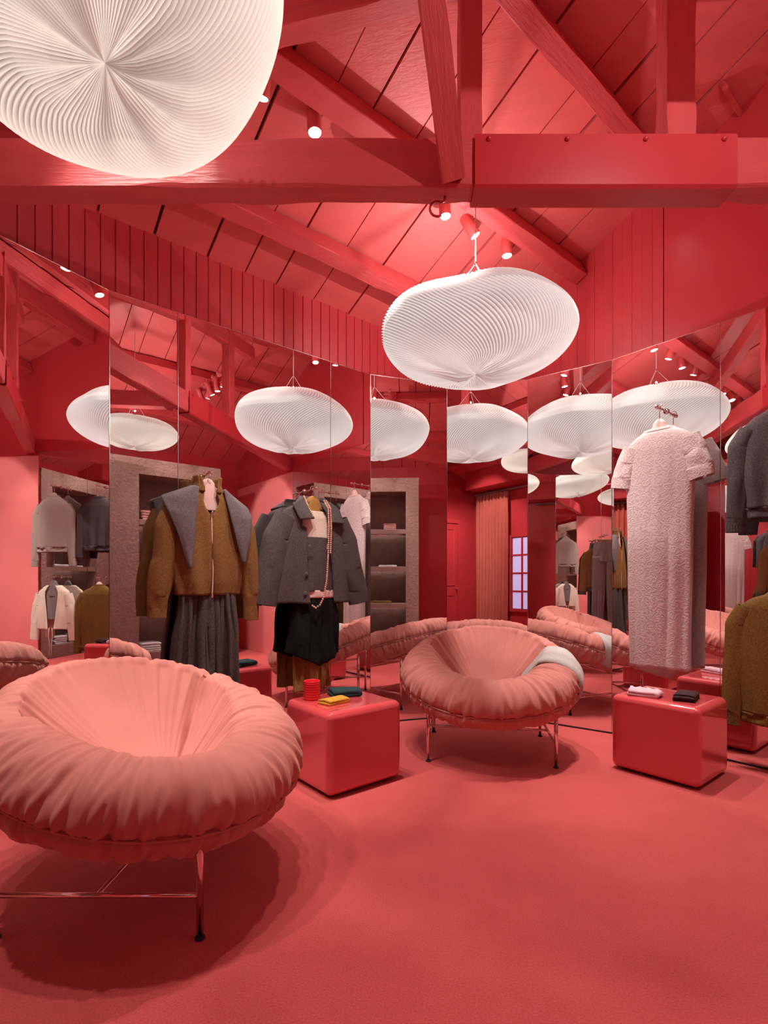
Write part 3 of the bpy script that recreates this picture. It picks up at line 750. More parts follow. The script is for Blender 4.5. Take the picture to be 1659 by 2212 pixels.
def on_table(near, x, y):
    return Vector((near[0] + x * UX - y * UY, near[1] + x * UY + y * UX, TBH))
def folded(name, wdt, dep, layers, th, m, loc, rz, label, cat, group=None, seed=1, taper=0.1, fingers=False):
    """one folded sheet: serpentine section swept across, one continuous mesh"""
    path = []
    for L in range(layers):
        z = th * (L + 0.5); xs = np.linspace(-wdt / 2 + th / 2, wdt / 2 - th / 2, 12)
        if L % 2: xs = xs[::-1]
        for x in xs: path.append((x * (1 - 0.04 * L), z))
        if L < layers - 1:
            sgn = 1 if L % 2 == 0 else -1
            xe_ = sgn * (wdt / 2 - th / 2) * (1 - 0.04 * L)
            for a in np.linspace(-PI / 2, PI / 2, 6)[1:-1]: path.append((xe_ + sgn * th / 2 * math.cos(a), z + th / 2 + th / 2 * math.sin(a)))
    ny = 16; half = th * 0.43; verts = []; n = len(path)
    prof = []
    for i, (x, z) in enumerate(path):
        a = path[max(i - 1, 0)]; b = path[min(i + 1, n - 1)]
        tx, tz = b[0] - a[0], b[1] - a[1]; L = math.hypot(tx, tz) or 1
        prof.append((x, z, -tz / L, tx / L))
    ringp = [(x + nx * half, z + nz * half) for x, z, nx, nz in prof] + [(x - nx * half, z - nz * half) for x, z, nx, nz in prof[::-1]]
    for j in range(ny + 1):
        s = j / ny
        for q, (x, z) in enumerate(ringp):
            y = (s - 0.5) * dep * (1 + 0.03 * fn(x * 30, z * 60, seed))
            e = 1 - 0.25 * (abs(2 * s - 1) ** 6)
            zz = max(z * e, 0.001) + 0.10 * th * layers * fn(x * 9 + seed, s * 2.2, z * 10) * (z / (th * layers))
            xx = x * (1 + taper * (s - 0.5)) + 0.006 * fn(s * 4, z * 40, seed)
            if fingers and s > 0.78: zz *= 0.8 + 0.35 * abs(math.sin(x / wdt * PI * 4))
            verts.append((xx, y, max(zz, 0.0008)))
    m_ = len(ringp); faces = grid_faces(ny + 1, m_, True)
    faces.append(tuple(range(m_))[::-1]); faces.append(tuple(range(ny * m_, (ny + 1) * m_)))
    o = mesh_obj(name, verts, faces, m, smooth=True, loc=loc); o.rotation_euler = (0, 0, rz)
    return tag(o, label, cat, group)
# on the left table
folded('glove_pair', 0.17, 0.10, 2, 0.016, M_YELLOWCLOTH, on_table(NL, 0.165, 0.20), ANG + R(5), 'folded mustard yellow gloves beside the red cup', 'gloves', seed=3)
folded('glove_pair', 0.20, 0.13, 2, 0.024, M_GREENCLOTH, on_table(NL, 0.33, 0.33), ANG + R(-22), 'folded dark green knitted gloves on the cube table', 'gloves', seed=5)
cupt = thing('cup', 'small red ribbed cup on the cube table', 'cup', on_table(NL, 0.115, 0.365))
pr = [(0.0001, 0.0), (0.047, 0.0), (0.050, 0.003)]
for i in range(7):
    z = 0.006 + i * 0.0145
    pr += [(0.0475, z), (0.0515, z + 0.0045), (0.0515, z + 0.0095), (0.0475, z + 0.0135)]
pr += [(0.051, 0.113), (0.049, 0.116), (0.0455, 0.114), (0.0445, 0.10), (0.044, 0.012), (0.0001, 0.01)]
lathe('cup_body', pr, M_CUP, cupt, 56)
# on the right table
folded('glove_pair', 0.19, 0.11, 2, 0.022, M_LILACCLOTH, on_table(NR_, 0.10, 0.36), ANG + R(-75), 'crumpled lilac pink gloves on the cube table under the dress', 'gloves', seed=8, fingers=True)
folded('glove_pair', 0.20, 0.115, 4, 0.011, M_COCOA, on_table(NR_, 0.20, 0.145), ANG + R(12), 'folded dark cocoa gloves on the cube table under the dress', 'gloves', seed=11)

# ================================================================== GARMENTS
def loft(name, rows, m, parent, seed=0.0, N=96, gap=None, fold=0.0, nf=5.0, foldpow=1.0, thick=0.006, pw=2.4, rib=None, nz=46, yfun=None):
    """rows: (z, half width, half depth, x centre, y centre) from top to bottom; gap(zfrac) -> (left, right) opening angles at the front"""
    zs = [r[0] for r in rows]; zt, zb = zs[0], zs[-1]
    def at(z, k): return lerp_tab([(-r[0], r[k]) for r in rows], -z)
    verts = []; closed = gap is None
    for i in range(nz + 1):
        s = i / nz; z = zt + (zb - zt) * s
        w_, d_, xc, yc = (at(z, k) for k in (1, 2, 3, 4))
        g0, g1 = (0, 0) if closed else gap(s)
        for k in range(N):
            a = g1 + (2 * PI - g0 - g1) * (k / N if closed else k / (N - 1))
            sa, ca = math.sin(a), math.cos(a)      # a = 0 at the front (-y), growing to the viewer's right (+x)
            x = w_ * math.copysign(abs(sa) ** (2 / pw), sa); y = -d_ * math.copysign(abs(ca) ** (2 / pw), ca)
            f = fold * s ** foldpow
            q = x / max(w_, 1e-4)
            dy = f * fn(q * nf * 0.9 + seed * 3.1, s * 1.3 + (0 if y < 0 else 9), seed) * 2.2
            dy += f * 0.35 * fn(q * nf * 2.3 + seed, s * 2.1 + 5, seed)
            dx = f * 0.5 * fn(q * nf, s * 2 + 3, seed + 4)
            dzz = 0.0
            if s > 0.6: dzz = f * 0.4 * fn(q * 2.0, 7.0 + seed, 0) * (s - 0.6) / 0.4
            if rib:
                rr = rib[1] * math.sin(k * rib[0])
                x *= 1 + rr / max(w_, 1e-3); y += rr * (1 if y > 0 else -1)
            verts.append((x + xc + dx, y + yc + dy, z + dzz))
    faces = grid_faces(nz + 1, N, closed)
    o = mesh_obj(name, verts, faces, m, parent, smooth=True)
    if thick:
        md = o.modifiers.new('cloth_thickness', 'SOLIDIFY'); md.thickness = thick; md.offset = -1
    return o
def sleeve(name, path, m, parent, seed=0.0, fold=0.010, N=40, nz=40, thick=0.005, rib=None):
    """path: (x, y, z, half width in plane, half depth) from shoulder to cuff"""
    verts = []; K = len(path) - 1
    def at(s, k): return lerp_tab([(i / K, p[k]) for i, p in enumerate(path)], s)
    for i in range(nz + 1):
        s = i / nz
        c = Vector((at(s, 0), at(s, 1), at(s, 2))); e = 0.02
        d = Vector((at(min(s + e, 1), 0) - at(max(s - e, 0), 0), 0, at(min(s + e, 1), 2) - at(max(s - e, 0), 2))).normalized()
        side = Vector((-d.z, 0, d.x))
        for k in range(N):
            a = 2 * PI * k / N
            f = fold * math.sin(PI * min(1, s * 1.1)) * fn(math.cos(a) * 1.5 + seed, math.sin(a) * 1.5, s * 5)
            rw = at(s, 3) + f; rd = at(s, 4) + f
            if rib: rr = rib[1] * math.sin(k * rib[0]); rw += rr; rd += rr
            verts.append(c + side * rw * math.cos(a) + Vector((0, 1, 0)) * rd * math.sin(a))
    o = mesh_obj(name, verts, grid_faces(nz + 1, N), m, parent, smooth=True)
    md = o.modifiers.new('cloth_thickness', 'SOLIDIFY'); md.thickness = thick; md.offset = -1
    return o
def sheet(name, a, b, m, parent, thick=0.012, n=14, k=30, wob=0.006, seed=0.0):
    """cloth between two polylines a and b (lists of xyz)"""
    def samp(pl, s):
        K = len(pl) - 1; q = min(int(s * K), K - 1); t = s * K - q
        return Vector(pl[q]).lerp(Vector(pl[q + 1]), t)
    verts = []
    for i in range(k + 1):
        A, B = samp(a, i / k), samp(b, i / k)
        for j in range(n + 1):
            t = j / n; p = A.lerp(B, t)
            p.y -= 0.025 * math.sin(PI * t) * (1 - 0.5 * i / k) - wob * fn(t * 3 + seed, i / k * 4, seed)
            verts.append(p)
    o = mesh_obj(name, verts, grid_faces(k + 1, n + 1, False), m, parent, smooth=True)
    md = o.modifiers.new('cloth_thickness', 'SOLIDIFY'); md.thickness = thick; md.offset = 0
    return o
def hang_thing(name, label, cat, fr, x, y, zb, group=None):
    """fr: (origin, rz) of the wall frame; x along the wall, y towards the wall (negative = into the room)"""
    o, rz = fr
    loc = Vector((o[0] + x * math.cos(rz) - y * math.sin(rz), o[1] + x * math.sin(rz) + y * math.cos(rz), 0))
    t_ = thing(name, label, cat, loc, rz, group)
    if name not in ('mirror_peg', 'coat_hanger', 'clip_hanger'):
        t_.scale = (1.025, 0.70, 1.025); t_.location.z = -0.03
    return t_
FL = (P(0, V_LEFT), ANG)                       # long wall frame: x = u, y towards the wall
FR = (P(U_RIGHT, 0), ANG - PI / 2)             # gable frame: x = v
dE = (Vector(c1) - Vector(e2)).normalized()
FE = (Vector((*c1, 0)), math.atan2(dE.y, dE.x))
def peg(fr, x, z, label, out=0.24):
    t = hang_thing('mirror_peg', label, 'peg', fr, x, 0, z, 'metal pegs screwed through the mirrors')
    t.location.z = z - 0.02
    zz = 0.02
    lathe('rosette', [(0.0001, 0), (0.02, 0), (0.02, 0.006), (0.0001, 0.008)], M_CHROME, t, 16, loc=(0, 0, zz)).rotation_euler = (PI / 2, 0, 0)
    tube('rod', [(0, 0, zz), (0, -out, zz)], 0.006, M_CHROME, t, 8)
    for yy in (-out, -out + 0.045):
        pr = [(0.0001, -0.013)] + [(0.013 * math.cos(a), 0.013 * math.sin(a)) for a in np.linspace(-PI / 2 + 0.2, PI / 2 - 0.2, 9)] + [(0.0001, 0.013)]
        lathe('ball', pr, M_CHROME, t, 14, loc=(0, yy, zz))
def hanger(fr, x, y, ztop, zneck, half, m, label, pad=0.075, padh=0.2):
    """metal hook, arms and a padded neck form"""
    t = hang_thing('coat_hanger', label, 'hanger', fr, x, y, zneck, 'padded hangers on the pegs')
    hk = [(0, 0, zneck - 0.05), (0, 0, ztop - 0.045)] + [(0.022 * math.cos(a) + 0.0, 0, ztop - 0.018 + 0.022 * math.sin(a)) for a in np.linspace(R(-80), R(190), 14)]
    tube('hook', hk, 0.0028, M_CHROME, t, 6)
    arms = [(-half, 0, zneck - 0.13), (-half * 0.6, 0, zneck - 0.085), (-0.05, 0, zneck - 0.05), (0.05, 0, zneck - 0.05), (half * 0.6, 0, zneck - 0.085), (half, 0, zneck - 0.13)]
    tube('shoulder_bar', arms, 0.011, m, t, 8)
    rows = [(zneck + 0.012, 0.006, 0.005, 0, 0), (zneck + 0.006, pad * 0.38, 0.017, 0, 0), (zneck - 0.02, pad * 0.68, 0.027, 0, 0), (zneck - 0.06, pad * 0.86, 0.03, 0, 0),
            (zneck - 0.10, pad * 1.1, 0.032, 0, 0), (zneck - padh, pad * 1.5, 0.034, 0, 0)]
    loft('neck_pad', rows, m, t, N=40, nz=24, thick=0.003, pw=2.0)
def jumper(name, fr, x, y, zs, zh, ws, wb, wh, m, label, cat, cuff_z, group=None, neck=0.075, sl=0.05, seed=1.0, out=0.09, dep=0.075, vneck=0.0, ribm=None, cuff_in=0.0, fold=0.012, sl_w=0.062, lace=False):
    """pull-over: shoulder height zs, hem zh, half widths at shoulder, chest and hem"""
    t = hang_thing(name, label, cat, fr, x, y, zh, group)
    ribm = ribm or m
    hb = 0.06 if not lace else 0.0
    rows = [(zs + 0.085, neck, dep * 0.6, 0, 0), (zs + 0.06, neck + 0.04, dep * 0.72, 0, 0), (zs + 0.02, ws * 0.82, dep * 0.85, 0, 0), (zs - 0.02, ws, dep * 0.95, 0, 0),
            (zs - 0.16, wb * 0.97, dep, 0, 0), (zs - 0.28, wb, dep, 0, 0), (zh + hb, wh, dep * 0.95, 0, 0)]
    loft('body', rows, m, t, seed, fold=fold, nf=4)
    if hb: loft('hem_rib', [(zh + hb + 0.004, wh * 1.0, dep * 0.95, 0, 0), (zh + 0.03, wh * 0.985, dep * 0.9, 0, 0), (zh, wh * 0.97, dep * 0.9, 0, 0)], ribm, t, seed, N=160, fold=fold, nf=4, foldpow=0.0, nz=6, rib=(PI / 2, 0.0016))
    loft('neckband', [(zs + 0.105, neck * 0.97, dep * 0.55, 0, 0), (zs + 0.08, neck * 1.05, dep * 0.62, 0, 0)], ribm, t, seed, N=60, nz=5, thick=0.008)
    for sg in (-1, 1):
        if cuff_z is None: continue
        cx = sg * (ws + out)
        L = zs - cuff_z
        pth = [(sg * (ws - 0.045), 0, zs - 0.035, 0.066, dep * 0.75), (sg * (ws + 0.01), 0.0, zs - 0.13, sl_w * 1.1, dep * 0.7), (sg * (ws + out * 0.55), -0.006, zs - 0.5 * L, sl_w, dep * 0.6),
               (cx, -0.01, cuff_z + 0.09, sl_w * 0.86, 0.038), (cx + sg * 0.004 - sg * cuff_in, -0.01, cuff_z + 0.055, sl_w * 0.8, 0.034)]
        s_ = sleeve('sleeve', pth, m, t, seed + sg)
        q = pth[-1]
        sleeve('cuff', [(q[0], q[1], q[2] + 0.006, q[3], q[4]), (q[0] + sg * 0.002, q[1], q[2] - 0.03, q[3] * 0.97, q[4] * 0.97), (q[0] + sg * 0.003, q[1], cuff_z, q[3] * 0.95, q[4] * 0.95)], ribm, s_, seed, 0.0, N=80, nz=6, rib=(PI / 2, 0.0014))
    return t

# ------------------------------------------------------------------ brown zip jacket outfit on the long mirror
UJ = 1.262
peg(FL, UJ, 1.905, 'metal peg carrying the brown jacket', 0.165)
def zip_jacket(y, x, label, dk):
    t = hang_thing('zip_jacket', label, 'jacket', FL, x, y, 1.12)
    fk = 1.0 if dk == 1 else 0.35
    rows = [(1.775, 0.088, 0.065, 0, 0), (1.75, 0.13, 0.07, 0, 0), (1.71, 0.205, 0.075, 0, 0), (1.665, 0.245, 0.08, 0, 0), (1.52, 0.232, 0.09, 0, 0), (1.36, 0.225, 0.098, 0, 0), (1.21, 0.214, 0.095, 0.005, 0), (1.12, 0.203, 0.085, 0.008, 0)]
    rows = [(a, b, c * dk, d, e) for a, b, c, d, e in rows]
    loft('body', rows, M_BROWNWOOL, t, 2.2, gap=lambda s: (0.30 * max(0, 1 - s * 4.2), 0.34 * max(0, 1 - s * 4.2)), fold=0.020 * fk, nf=3.2)
    loft('collar', [(1.868, 0.082, 0.070 * dk, -0.002, -0.004), (1.82, 0.080, 0.070 * dk, 0, 0), (1.765, 0.096, 0.072 * dk, 0, 0)], M_BROWNWOOL, t, 3.0, gap=lambda s: (0.62 - 0.28 * s, 0.66 - 0.28 * s), nz=10, thick=0.009, fold=0.006, nf=6, foldpow=0.0)
    for sg, cu, cxx in ((-1, 0.985, -0.305), (1, 0.945, 0.285)):
        sleeve('sleeve', [(sg * 0.205, 0, 1.64, 0.07, 0.07 * dk), (sg * 0.25, 0, 1.53, 0.07, 0.07 * dk), (sg * 0.272, -0.01, 1.32, 0.066, 0.062 * dk), (cxx * 1.0, -0.012, 1.12, 0.058, 0.05 * dk), (cxx * 1.02, -0.012, 1.04, 0.05, 0.042 * dk), (cxx * 1.02, -0.012, cu, 0.05, 0.04 * dk)], M_BROWNWOOL, t, 1.5 + sg, 0.016 * fk)
    if dk < 1: return t
    z_ = [Vector((0.004 + 0.004 * math.sin(q * 5), -0.093 - 0.008 * math.sin(q * 2.5), 1.108 + 0.53 * q)) for q in np.linspace(0, 1, 16)]
    zp = tube('zipper', z_, 0.0042, M_PALEPINK, t, 6)
    lathe('zip_pull', [(0.0001, 0), (0.007, 0.004), (0.008, 0.016), (0.004, 0.026), (0.0001, 0.028)], M_CHROME, zp, 10, loc=(0.004, -0.106, 1.62))
    lathe('zip_pull', [(0.0001, 0), (0.007, 0.004), (0.008, 0.016), (0.004, 0.026), (0.0001, 0.028)], M_CHROME, zp, 10, loc=(0.004, -0.100, 1.10))
    return t
zip_jacket(-0.115, UJ, 'tobacco brown zip jacket with stand collar and grey shawl', 1)
hanger(FL, UJ, -0.115, 1.925, 1.862, 0.2, M_PALEPINK, 'hanger with pale pink padded form inside the brown jacket', 0.062)
t = hang_thing('shawl', 'violet grey wool shawl laid over the shoulders of the brown jacket', 'shawl', FL, UJ, -0.115, 1.36)
sheet('left_panel', [(-0.075, -0.072, 1.79), (-0.085, -0.098, 1.70), (-0.10, -0.108, 1.60), (-0.115, -0.116, 1.46), (-0.135, -0.118, 1.28)],
      [(-0.10, 0.01, 1.80), (-0.292, -0.02, 1.715), (-0.262, -0.085, 1.63), (-0.205, -0.112, 1.48), (-0.143, -0.118, 1.28)], M_SCARFWOOL, t, 0.014, seed=1.0)
sheet('right_panel', [(0.085, -0.072, 1.79), (0.10, -0.098, 1.70), (0.125, -0.108, 1.60), (0.155, -0.116, 1.48), (0.205, -0.114, 1.32)],
      [(0.11, 0.01, 1.80), (0.262, -0.02, 1.69), (0.27, -0.085, 1.62), (0.25, -0.11, 1.47), (0.213, -0.114, 1.32)], M_SCARFWOOL, t, 0.014, seed=2.0)
sheet('back_panel', [(-0.10, 0.012, 1.80), (-0.27, 0.03, 1.715), (-0.25, 0.09, 1.55)], [(0.11, 0.012, 1.80), (0.25, 0.03, 1.69), (0.23, 0.09, 1.55)], M_SCARFWOOL, t, 0.012, seed=3.0)
t = hang_thing('skirt', 'long dark grey flannel skirt under the brown jacket', 'skirt', FL, UJ, -0.11, 0.22)
loft('skirt_cloth', [(1.19, 0.150, 0.06, 0.0, 0), (1.10, 0.178, 0.07, 0.0, 0), (0.8, 0.205, 0.085, 0.0, 0), (0.22, 0.245, 0.10, 0.0, 0)], M_SKIRT, t, 4.4, N=200, fold=0.05, nf=7.5, foldpow=0.35)
loft('waistband', [(1.225, 0.148, 0.058, 0, 0), (1.185, 0.151, 0.061, 0, 0)], M_SKIRT, t, 1, N=60, nz=4, thick=0.008)

# ------------------------------------------------------------------ grey cape jacket outfit
UG = 2.06
peg(FL, UG, 1.895, 'metal peg carrying the grey cape jacket', 0.165)
t = hang_thing('cape_jacket', 'charcoal grey wool cape jacket hanging open over a cream top', 'jacket', FL, UG, -0.115, 1.05)
rows = [(1.775, 0.098, 0.065, 0, 0), (1.75, 0.15, 0.075, 0, 0), (1.70, 0.235, 0.085, 0, 0), (1.64, 0.262, 0.09, 0, 0), (1.45, 0.285, 0.10, 0, 0), (1.25, 0.31, 0.105, 0, 0), (1.05, 0.325, 0.105, 0, 0)]
loft('body', rows, M_GREYWOOL, t, 5.1, gap=lambda s: (0.34 * max(0.25, 1 - 0.4 * s) + (0.12 if s < 0.25 else 0.0), 0.30 + 0.12 * s), fold=0.024, nf=2.6, pw=2.2, thick=0.008)
for sg in (-1, 1):
    sleeve('sleeve', [(sg * 0.21, 0, 1.66, 0.09, 0.08), (sg * 0.29, 0, 1.50, 0.10, 0.085), (sg * 0.335, -0.01, 1.30, 0.095, 0.08), (sg * (0.37 if sg < 0 else 0.395), -0.012, 1.14, 0.088, 0.075), (sg * (0.385 if sg < 0 else 0.415), -0.012, 1.04, 0.086, 0.07)], M_GREYWOOL, t, 3.5 + sg, 0.009)
sheet('collar', [(-0.035, -0.115, 1.655), (-0.105, -0.055, 1.80), (-0.10, 0.02, 1.825)], [(-0.155, -0.125, 1.64), (-0.195, -0.075, 1.745), (-0.13, 0.05, 1.765)], M_GREYWOOL, t, 0.01, seed=4.0)
sheet('collar', [(0.105, -0.11, 1.635), (0.115, -0.055, 1.79), (0.10, 0.02, 1.825)], [(0.225, -0.115, 1.635), (0.20, -0.075, 1.735), (0.13, 0.05, 1.765)], M_GREYWOOL, t, 0.01, seed=5.0)
sheet('collar_back', [(-0.10, 0.02, 1.825), (0.10, 0.02, 1.825)], [(-0.13, 0.05, 1.765), (0.13, 0.05, 1.765)], M_GREYWOOL, t, 0.01, seed=6.0)
for bx, bz in ((-0.075, 1.45), (-0.105, 1.26), (-0.115, 1.12)):
    lathe('button', [(0.0001, 0.0), (0.014, 0.0), (0.015, 0.003), (0.012, 0.005), (0.0001, 0.004)], M_BUTTON, t, 16, loc=(bx, -0.128, bz)).rotation_euler = (PI / 2, 0, 0)
hanger(FL, UG, -0.115, 1.915, 1.832, 0.21, M_SUEDE, 'hanger with tan suede padded form in the grey cape jacket', 0.078)
t = hang_thing('top', 'cream sleeveless top inside the grey cape jacket', 'top', FL, UG + 0.01, -0.115, 1.45)
loft('body', [(1.715, 0.088, 0.062, 0, 0), (1.66, 0.125, 0.068, 0, 0), (1.50, 0.15, 0.075, 0, 0), (1.44, 0.15, 0.075, 0, 0)], M_CREAM, t, 1.2, fold=0.008, nf=4)
t = hang_thing('bustier', 'grey wool bustier worn over the cream top with a pale waistband', 'bustier', FL, UG + 0.01, -0.115, 1.08)
loft('body', [(1.525, 0.145, 0.082, 0, 0), (1.35, 0.16, 0.088, 0, 0), (1.135, 0.175, 0.09, 0, 0)], M_GREYWOOL, t, 2.2, fold=0.01, nf=4)
loft('waistband', [(1.14, 0.172, 0.088, 0, 0), (1.085, 0.176, 0.09, 0, 0)], M_PALEPINK, t, 2.2, fold=0.004, nf=4, nz=5)
t = hang_thing('lace_skirt', 'short black lace skirt with a pointed hem', 'skirt', FL, UG + 0.01, -0.115, 0.66)
sk = loft('skirt_cloth', [(1.09, 0.17, 0.085, 0, 0), (0.95, 0.19, 0.09, 0, 0), (0.66, 0.215, 0.105, 0, 0)], M_BLACKLACE, t, 9.0, N=160, fold=0.035, nf=5, foldpow=0.6)
for p in sk.data.vertices:
    s = max(0.0, (0.95 - p.co.z) / 0.29); p.co.z -= 0.07 * s * (1 - abs((p.co.x - 0.02) / 0.22)) - 0.03 * s * abs(p.co.x / 0.2)
t = hang_thing('slip_skirt', 'tan fleece skirt below the black lace skirt', 'skirt', FL, UG - 0.01, -0.112, 0.42)
loft('skirt_cloth', [(0.90, 0.13, 0.06, 0, 0), (0.70, 0.145, 0.065, 0, 0), (0.42, 0.15, 0.07, 0, 0)], M_TAN, t, 6.6, N=140, fold=0.03, nf=4, foldpow=0.5)
t = hang_thing('necklace', 'long string of blush beads over the grey cape jacket', 'necklace', FL, UG, -0.115, 1.0)
pl = [(-0.085, -0.03, 1.815), (-0.075, -0.085, 1.745), (-0.04, -0.118, 1.66)]
pr_ = [(0.085, -0.03, 1.80), (0.095, -0.09, 1.74), (0.085, -0.128, 1.60), (0.075, -0.134, 1.40), (0.062, -0.136, 1.22), (0.035, -0.138, 1.09), (0.0, -0.142, 1.035), (-0.035, -0.142, 1.015), (-0.075, -0.14, 1.04)]
def bead_mesh(pls):
    bm = bmesh.new()
    for pl_ in pls:
        pts = []
        for a, b in zip(pl_, pl_[1:]):
            a = Vector(a); b = Vector(b); n = max(1, int((b - a).length / 0.0135)); pts += [a.lerp(b, i / n) for i in range(n)]
        for i, p in enumerate(pts):
            bmesh.ops.create_icosphere(bm, subdivisions=1, radius=0.0085, matrix=Matrix.Translation(p))
    return bm
o = bm_obj('bead_string', bead_mesh([pl, pr_, [(x + 0.018, y - 0.004, z) for x, y, z in pr_[:4]]]), M_BEAD, t, smooth=True); o['kind'] = 'stuff'

# ------------------------------------------------------------------ dresses and jumpers on the gable mirror
VD = -1.618
peg(FR, VD, 2.445, 'metal peg carrying the long pink dress', 0.165)
def long_dress(x, y, m, label, dk=1.0):
    t = hang_thing('dress', label, 'dress', FR, x, y, 0.6)
    rows = [(2.255, 0.105, 0.05, 0, 0), (2.235, 0.145, 0.055, 0, 0), (2.19, 0.205, 0.062, 0, 0), (2.13, 0.225, 0.066, 0, 0), (1.90, 0.222, 0.07, 0, 0), (1.5, 0.212, 0.07, 0, 0), (0.6, 0.198, 0.075, 0, 0)]
    rows = [(a, b, c * dk, d, e) for a, b, c, d, e in rows]
    loft('body', rows, m, t, 3.3, N=140, fold=0.020 * (dk if dk == 1 else 0.2), nf=4.5, nz=70, foldpow=0.7)
    loft('neckband', [(2.268, 0.097, 0.045, 0, -0.004), (2.25, 0.107, 0.052, 0, -0.002)], M_PALEPINK, t, 0, N=60, nz=4, thick=0.006)
    for sg in (-1, 1):
        sleeve('sleeve', [(sg * 0.17, 0, 2.16, 0.085, 0.06 * dk), (sg * 0.215, 0, 2.06, 0.09, 0.06 * dk), (sg * 0.245, -0.006, 1.96, 0.088, 0.056 * dk), (sg * 0.262, -0.008, 1.885, 0.082, 0.052 * dk)], m, t, 4 + sg, 0.012 * (1 if dk == 1 else 0.2), thick=0.004)
    return t
long_dress(VD, -0.115, M_LACE, 'long pale pink lace dress with short sleeves hanging on the mirror')
hanger(FR, VD, -0.115, 2.465, 2.352, 0.19, M_PALEPINK, 'hanger with pink padded form in the lace dress', 0.06, 0.15)
VS = -0.865
peg(FR, VS, 2.44, 'upper metal peg at the right border carrying the dark grey jumper', 0.165)
peg(FR, VS, 1.26, 'lower metal peg at the right border carrying the olive jumper', 0.165)
jumper('jumper', FR, VS, -0.115, 2.17, 1.59, 0.235, 0.245, 0.22, M_DARKKNIT, 'dark grey ribbed jumper at the right border, upper one', 'jumper', 1.51, 'jumpers on the gable mirror', seed=2.0, out=0.035)
jumper('jumper', FR, VS, -0.115, 1.065, 0.335, 0.25, 0.28, 0.24, M_OLIVE, 'olive brown wool jumper at the right border, lower one', 'jumper', 0.30, 'jumpers on the gable mirror', seed=5.0, out=0.05, dep=0.09)
hanger(FR, VS, -0.115, 2.47, 2.29, 0.2, M_PALEPINK, 'hanger in the dark grey jumper', 0.06)
hanger(FR, VS, -0.115, 1.29, 1.19, 0.2, M_PALEPINK, 'hanger in the olive jumper', 0.06)
VT = -0.2
peg(FR, VT, 2.46, 'upper metal peg carrying the taupe jumper', 0.165)
peg(FR, VT, 1.27, 'lower metal peg carrying the cream cardigan', 0.165)
jumper('jumper', FR, VT, -0.115, 2.20, 1.58, 0.225, 0.24, 0.235, M_TAUPE, 'taupe crew neck jumper seen in the mirror at the left', 'jumper', 1.40, 'jumpers on the gable mirror', seed=3.0, out=0.045)
hanger(FR, VT, -0.115, 2.49, 2.36, 0.2, M_TAUPE, 'hanger with brown form in the taupe jumper', 0.06)
t = hang_thing('cardigan', 'cream knitted cardigan with tie strings seen in the mirror at the left', 'cardigan', FR, VT, -0.115, 0.62)
rows = [(1.15, 0.10, 0.05, 0, 0), (1.12, 0.15, 0.058, 0, 0), (1.07, 0.21, 0.065, 0, 0), (1.0, 0.225, 0.07, 0, 0), (0.8, 0.235, 0.08, 0, 0), (0.60, 0.225, 0.08, 0, 0)]
loft('body', rows, M_CREAM, t, 1.7, gap=lambda s: (0.42 * (1 - 0.75 * s), 0.42 * (1 - 0.75 * s)), fold=0.014, nf=3.5, thick=0.01)
for sg in (-1, 1):
    sleeve('sleeve', [(sg * 0.19, 0, 1.04, 0.068, 0.06), (sg * 0.235, 0, 0.9, 0.068, 0.06), (sg * 0.265, -0.01, 0.68, 0.062, 0.05), (sg * 0.285, -0.012, 0.46, 0.055, 0.04)], M_CREAM, t, 1 + sg, 0.01)
    tube('tie_string', [(sg * 0.02, -0.085, 0.62), (sg * 0.03, -0.09, 0.52), (sg * 0.012, -0.088, 0.40), (sg * 0.02, -0.088, 0.27)], 0.004, M_CREAM, t, 6)
t = hang_thing('top', 'grey undershirt inside the cream cardigan', 'top', FR, VT, -0.112, 0.72)
loft('body', [(1.13, 0.07, 0.035, 0, 0), (1.05, 0.14, 0.045, 0, 0), (0.72, 0.17, 0.05, 0, 0)], M_TROUSER, t, 1.1, fold=0.01)
hanger(FR, VT, -0.115, 1.30, 1.21, 0.2, M_TROUSER, 'hanger with grey form in the cream cardigan', 0.06)

# ------------------------------------------------------------------ trousers and jacket on the mirror beyond the pink armchair
XE = -0.75
peg(FE, XE, 1.95, 'metal peg carrying the grey trousers', 0.2)
t = hang_thing('trousers', 'grey wool trousers on a wooden clip hanger', 'trousers', FE, XE, -0.125, 0.55)
loft('waist', [(1.83, 0.165, 0.05, 0, 0), (1.70, 0.185, 0.06, 0, 0), (1.52, 0.20, 0.065, 0, 0)], M_TROUSER, t, 1.3, fold=0.012)
for sg in (-1, 1):
    loft('trouser_leg', [(1.60, 0.10, 0.06, sg * 0.095, 0), (1.2, 0.095, 0.06, sg * 0.105, 0), (0.55, 0.085, 0.055, sg * 0.12, 0)], M_TROUSER, t, 2.3 + sg, fold=0.012)
t = hang_thing('clip_hanger', 'pale wooden clip hanger above the grey trousers', 'hanger', FE, XE, -0.125, 1.82)
box('bar', -0.19, 0.19, -0.012, 0.012, 1.87, 1.892, M_WOODHANGER, t, 0.005)
tube('hook', [(0, 0, 1.88), (0, 0, 1.935)] + [(0.02 * math.cos(a), 0, 1.955 + 0.02 * math.sin(a)) for a in np.linspace(R(-80), R(190), 12)], 0.0028, M_CHROME, t, 6)
for x in (-0.14, 0.14): box('clip', x - 0.012, x + 0.012, -0.016, 0.016, 1.825, 1.875, M_CHROME, t, 0.004)
jumper('jacket', FE, XE + 0.03, -0.04, 1.68, 1.05, 0.24, 0.25, 0.24, M_BROWNWOOL, 'brown and grey jacket hanging behind the grey trousers', 'jacket', 1.0, None, seed=6.0, out=0.05, ribm=M_GREYWOOL, dep=0.03, fold=0.004)

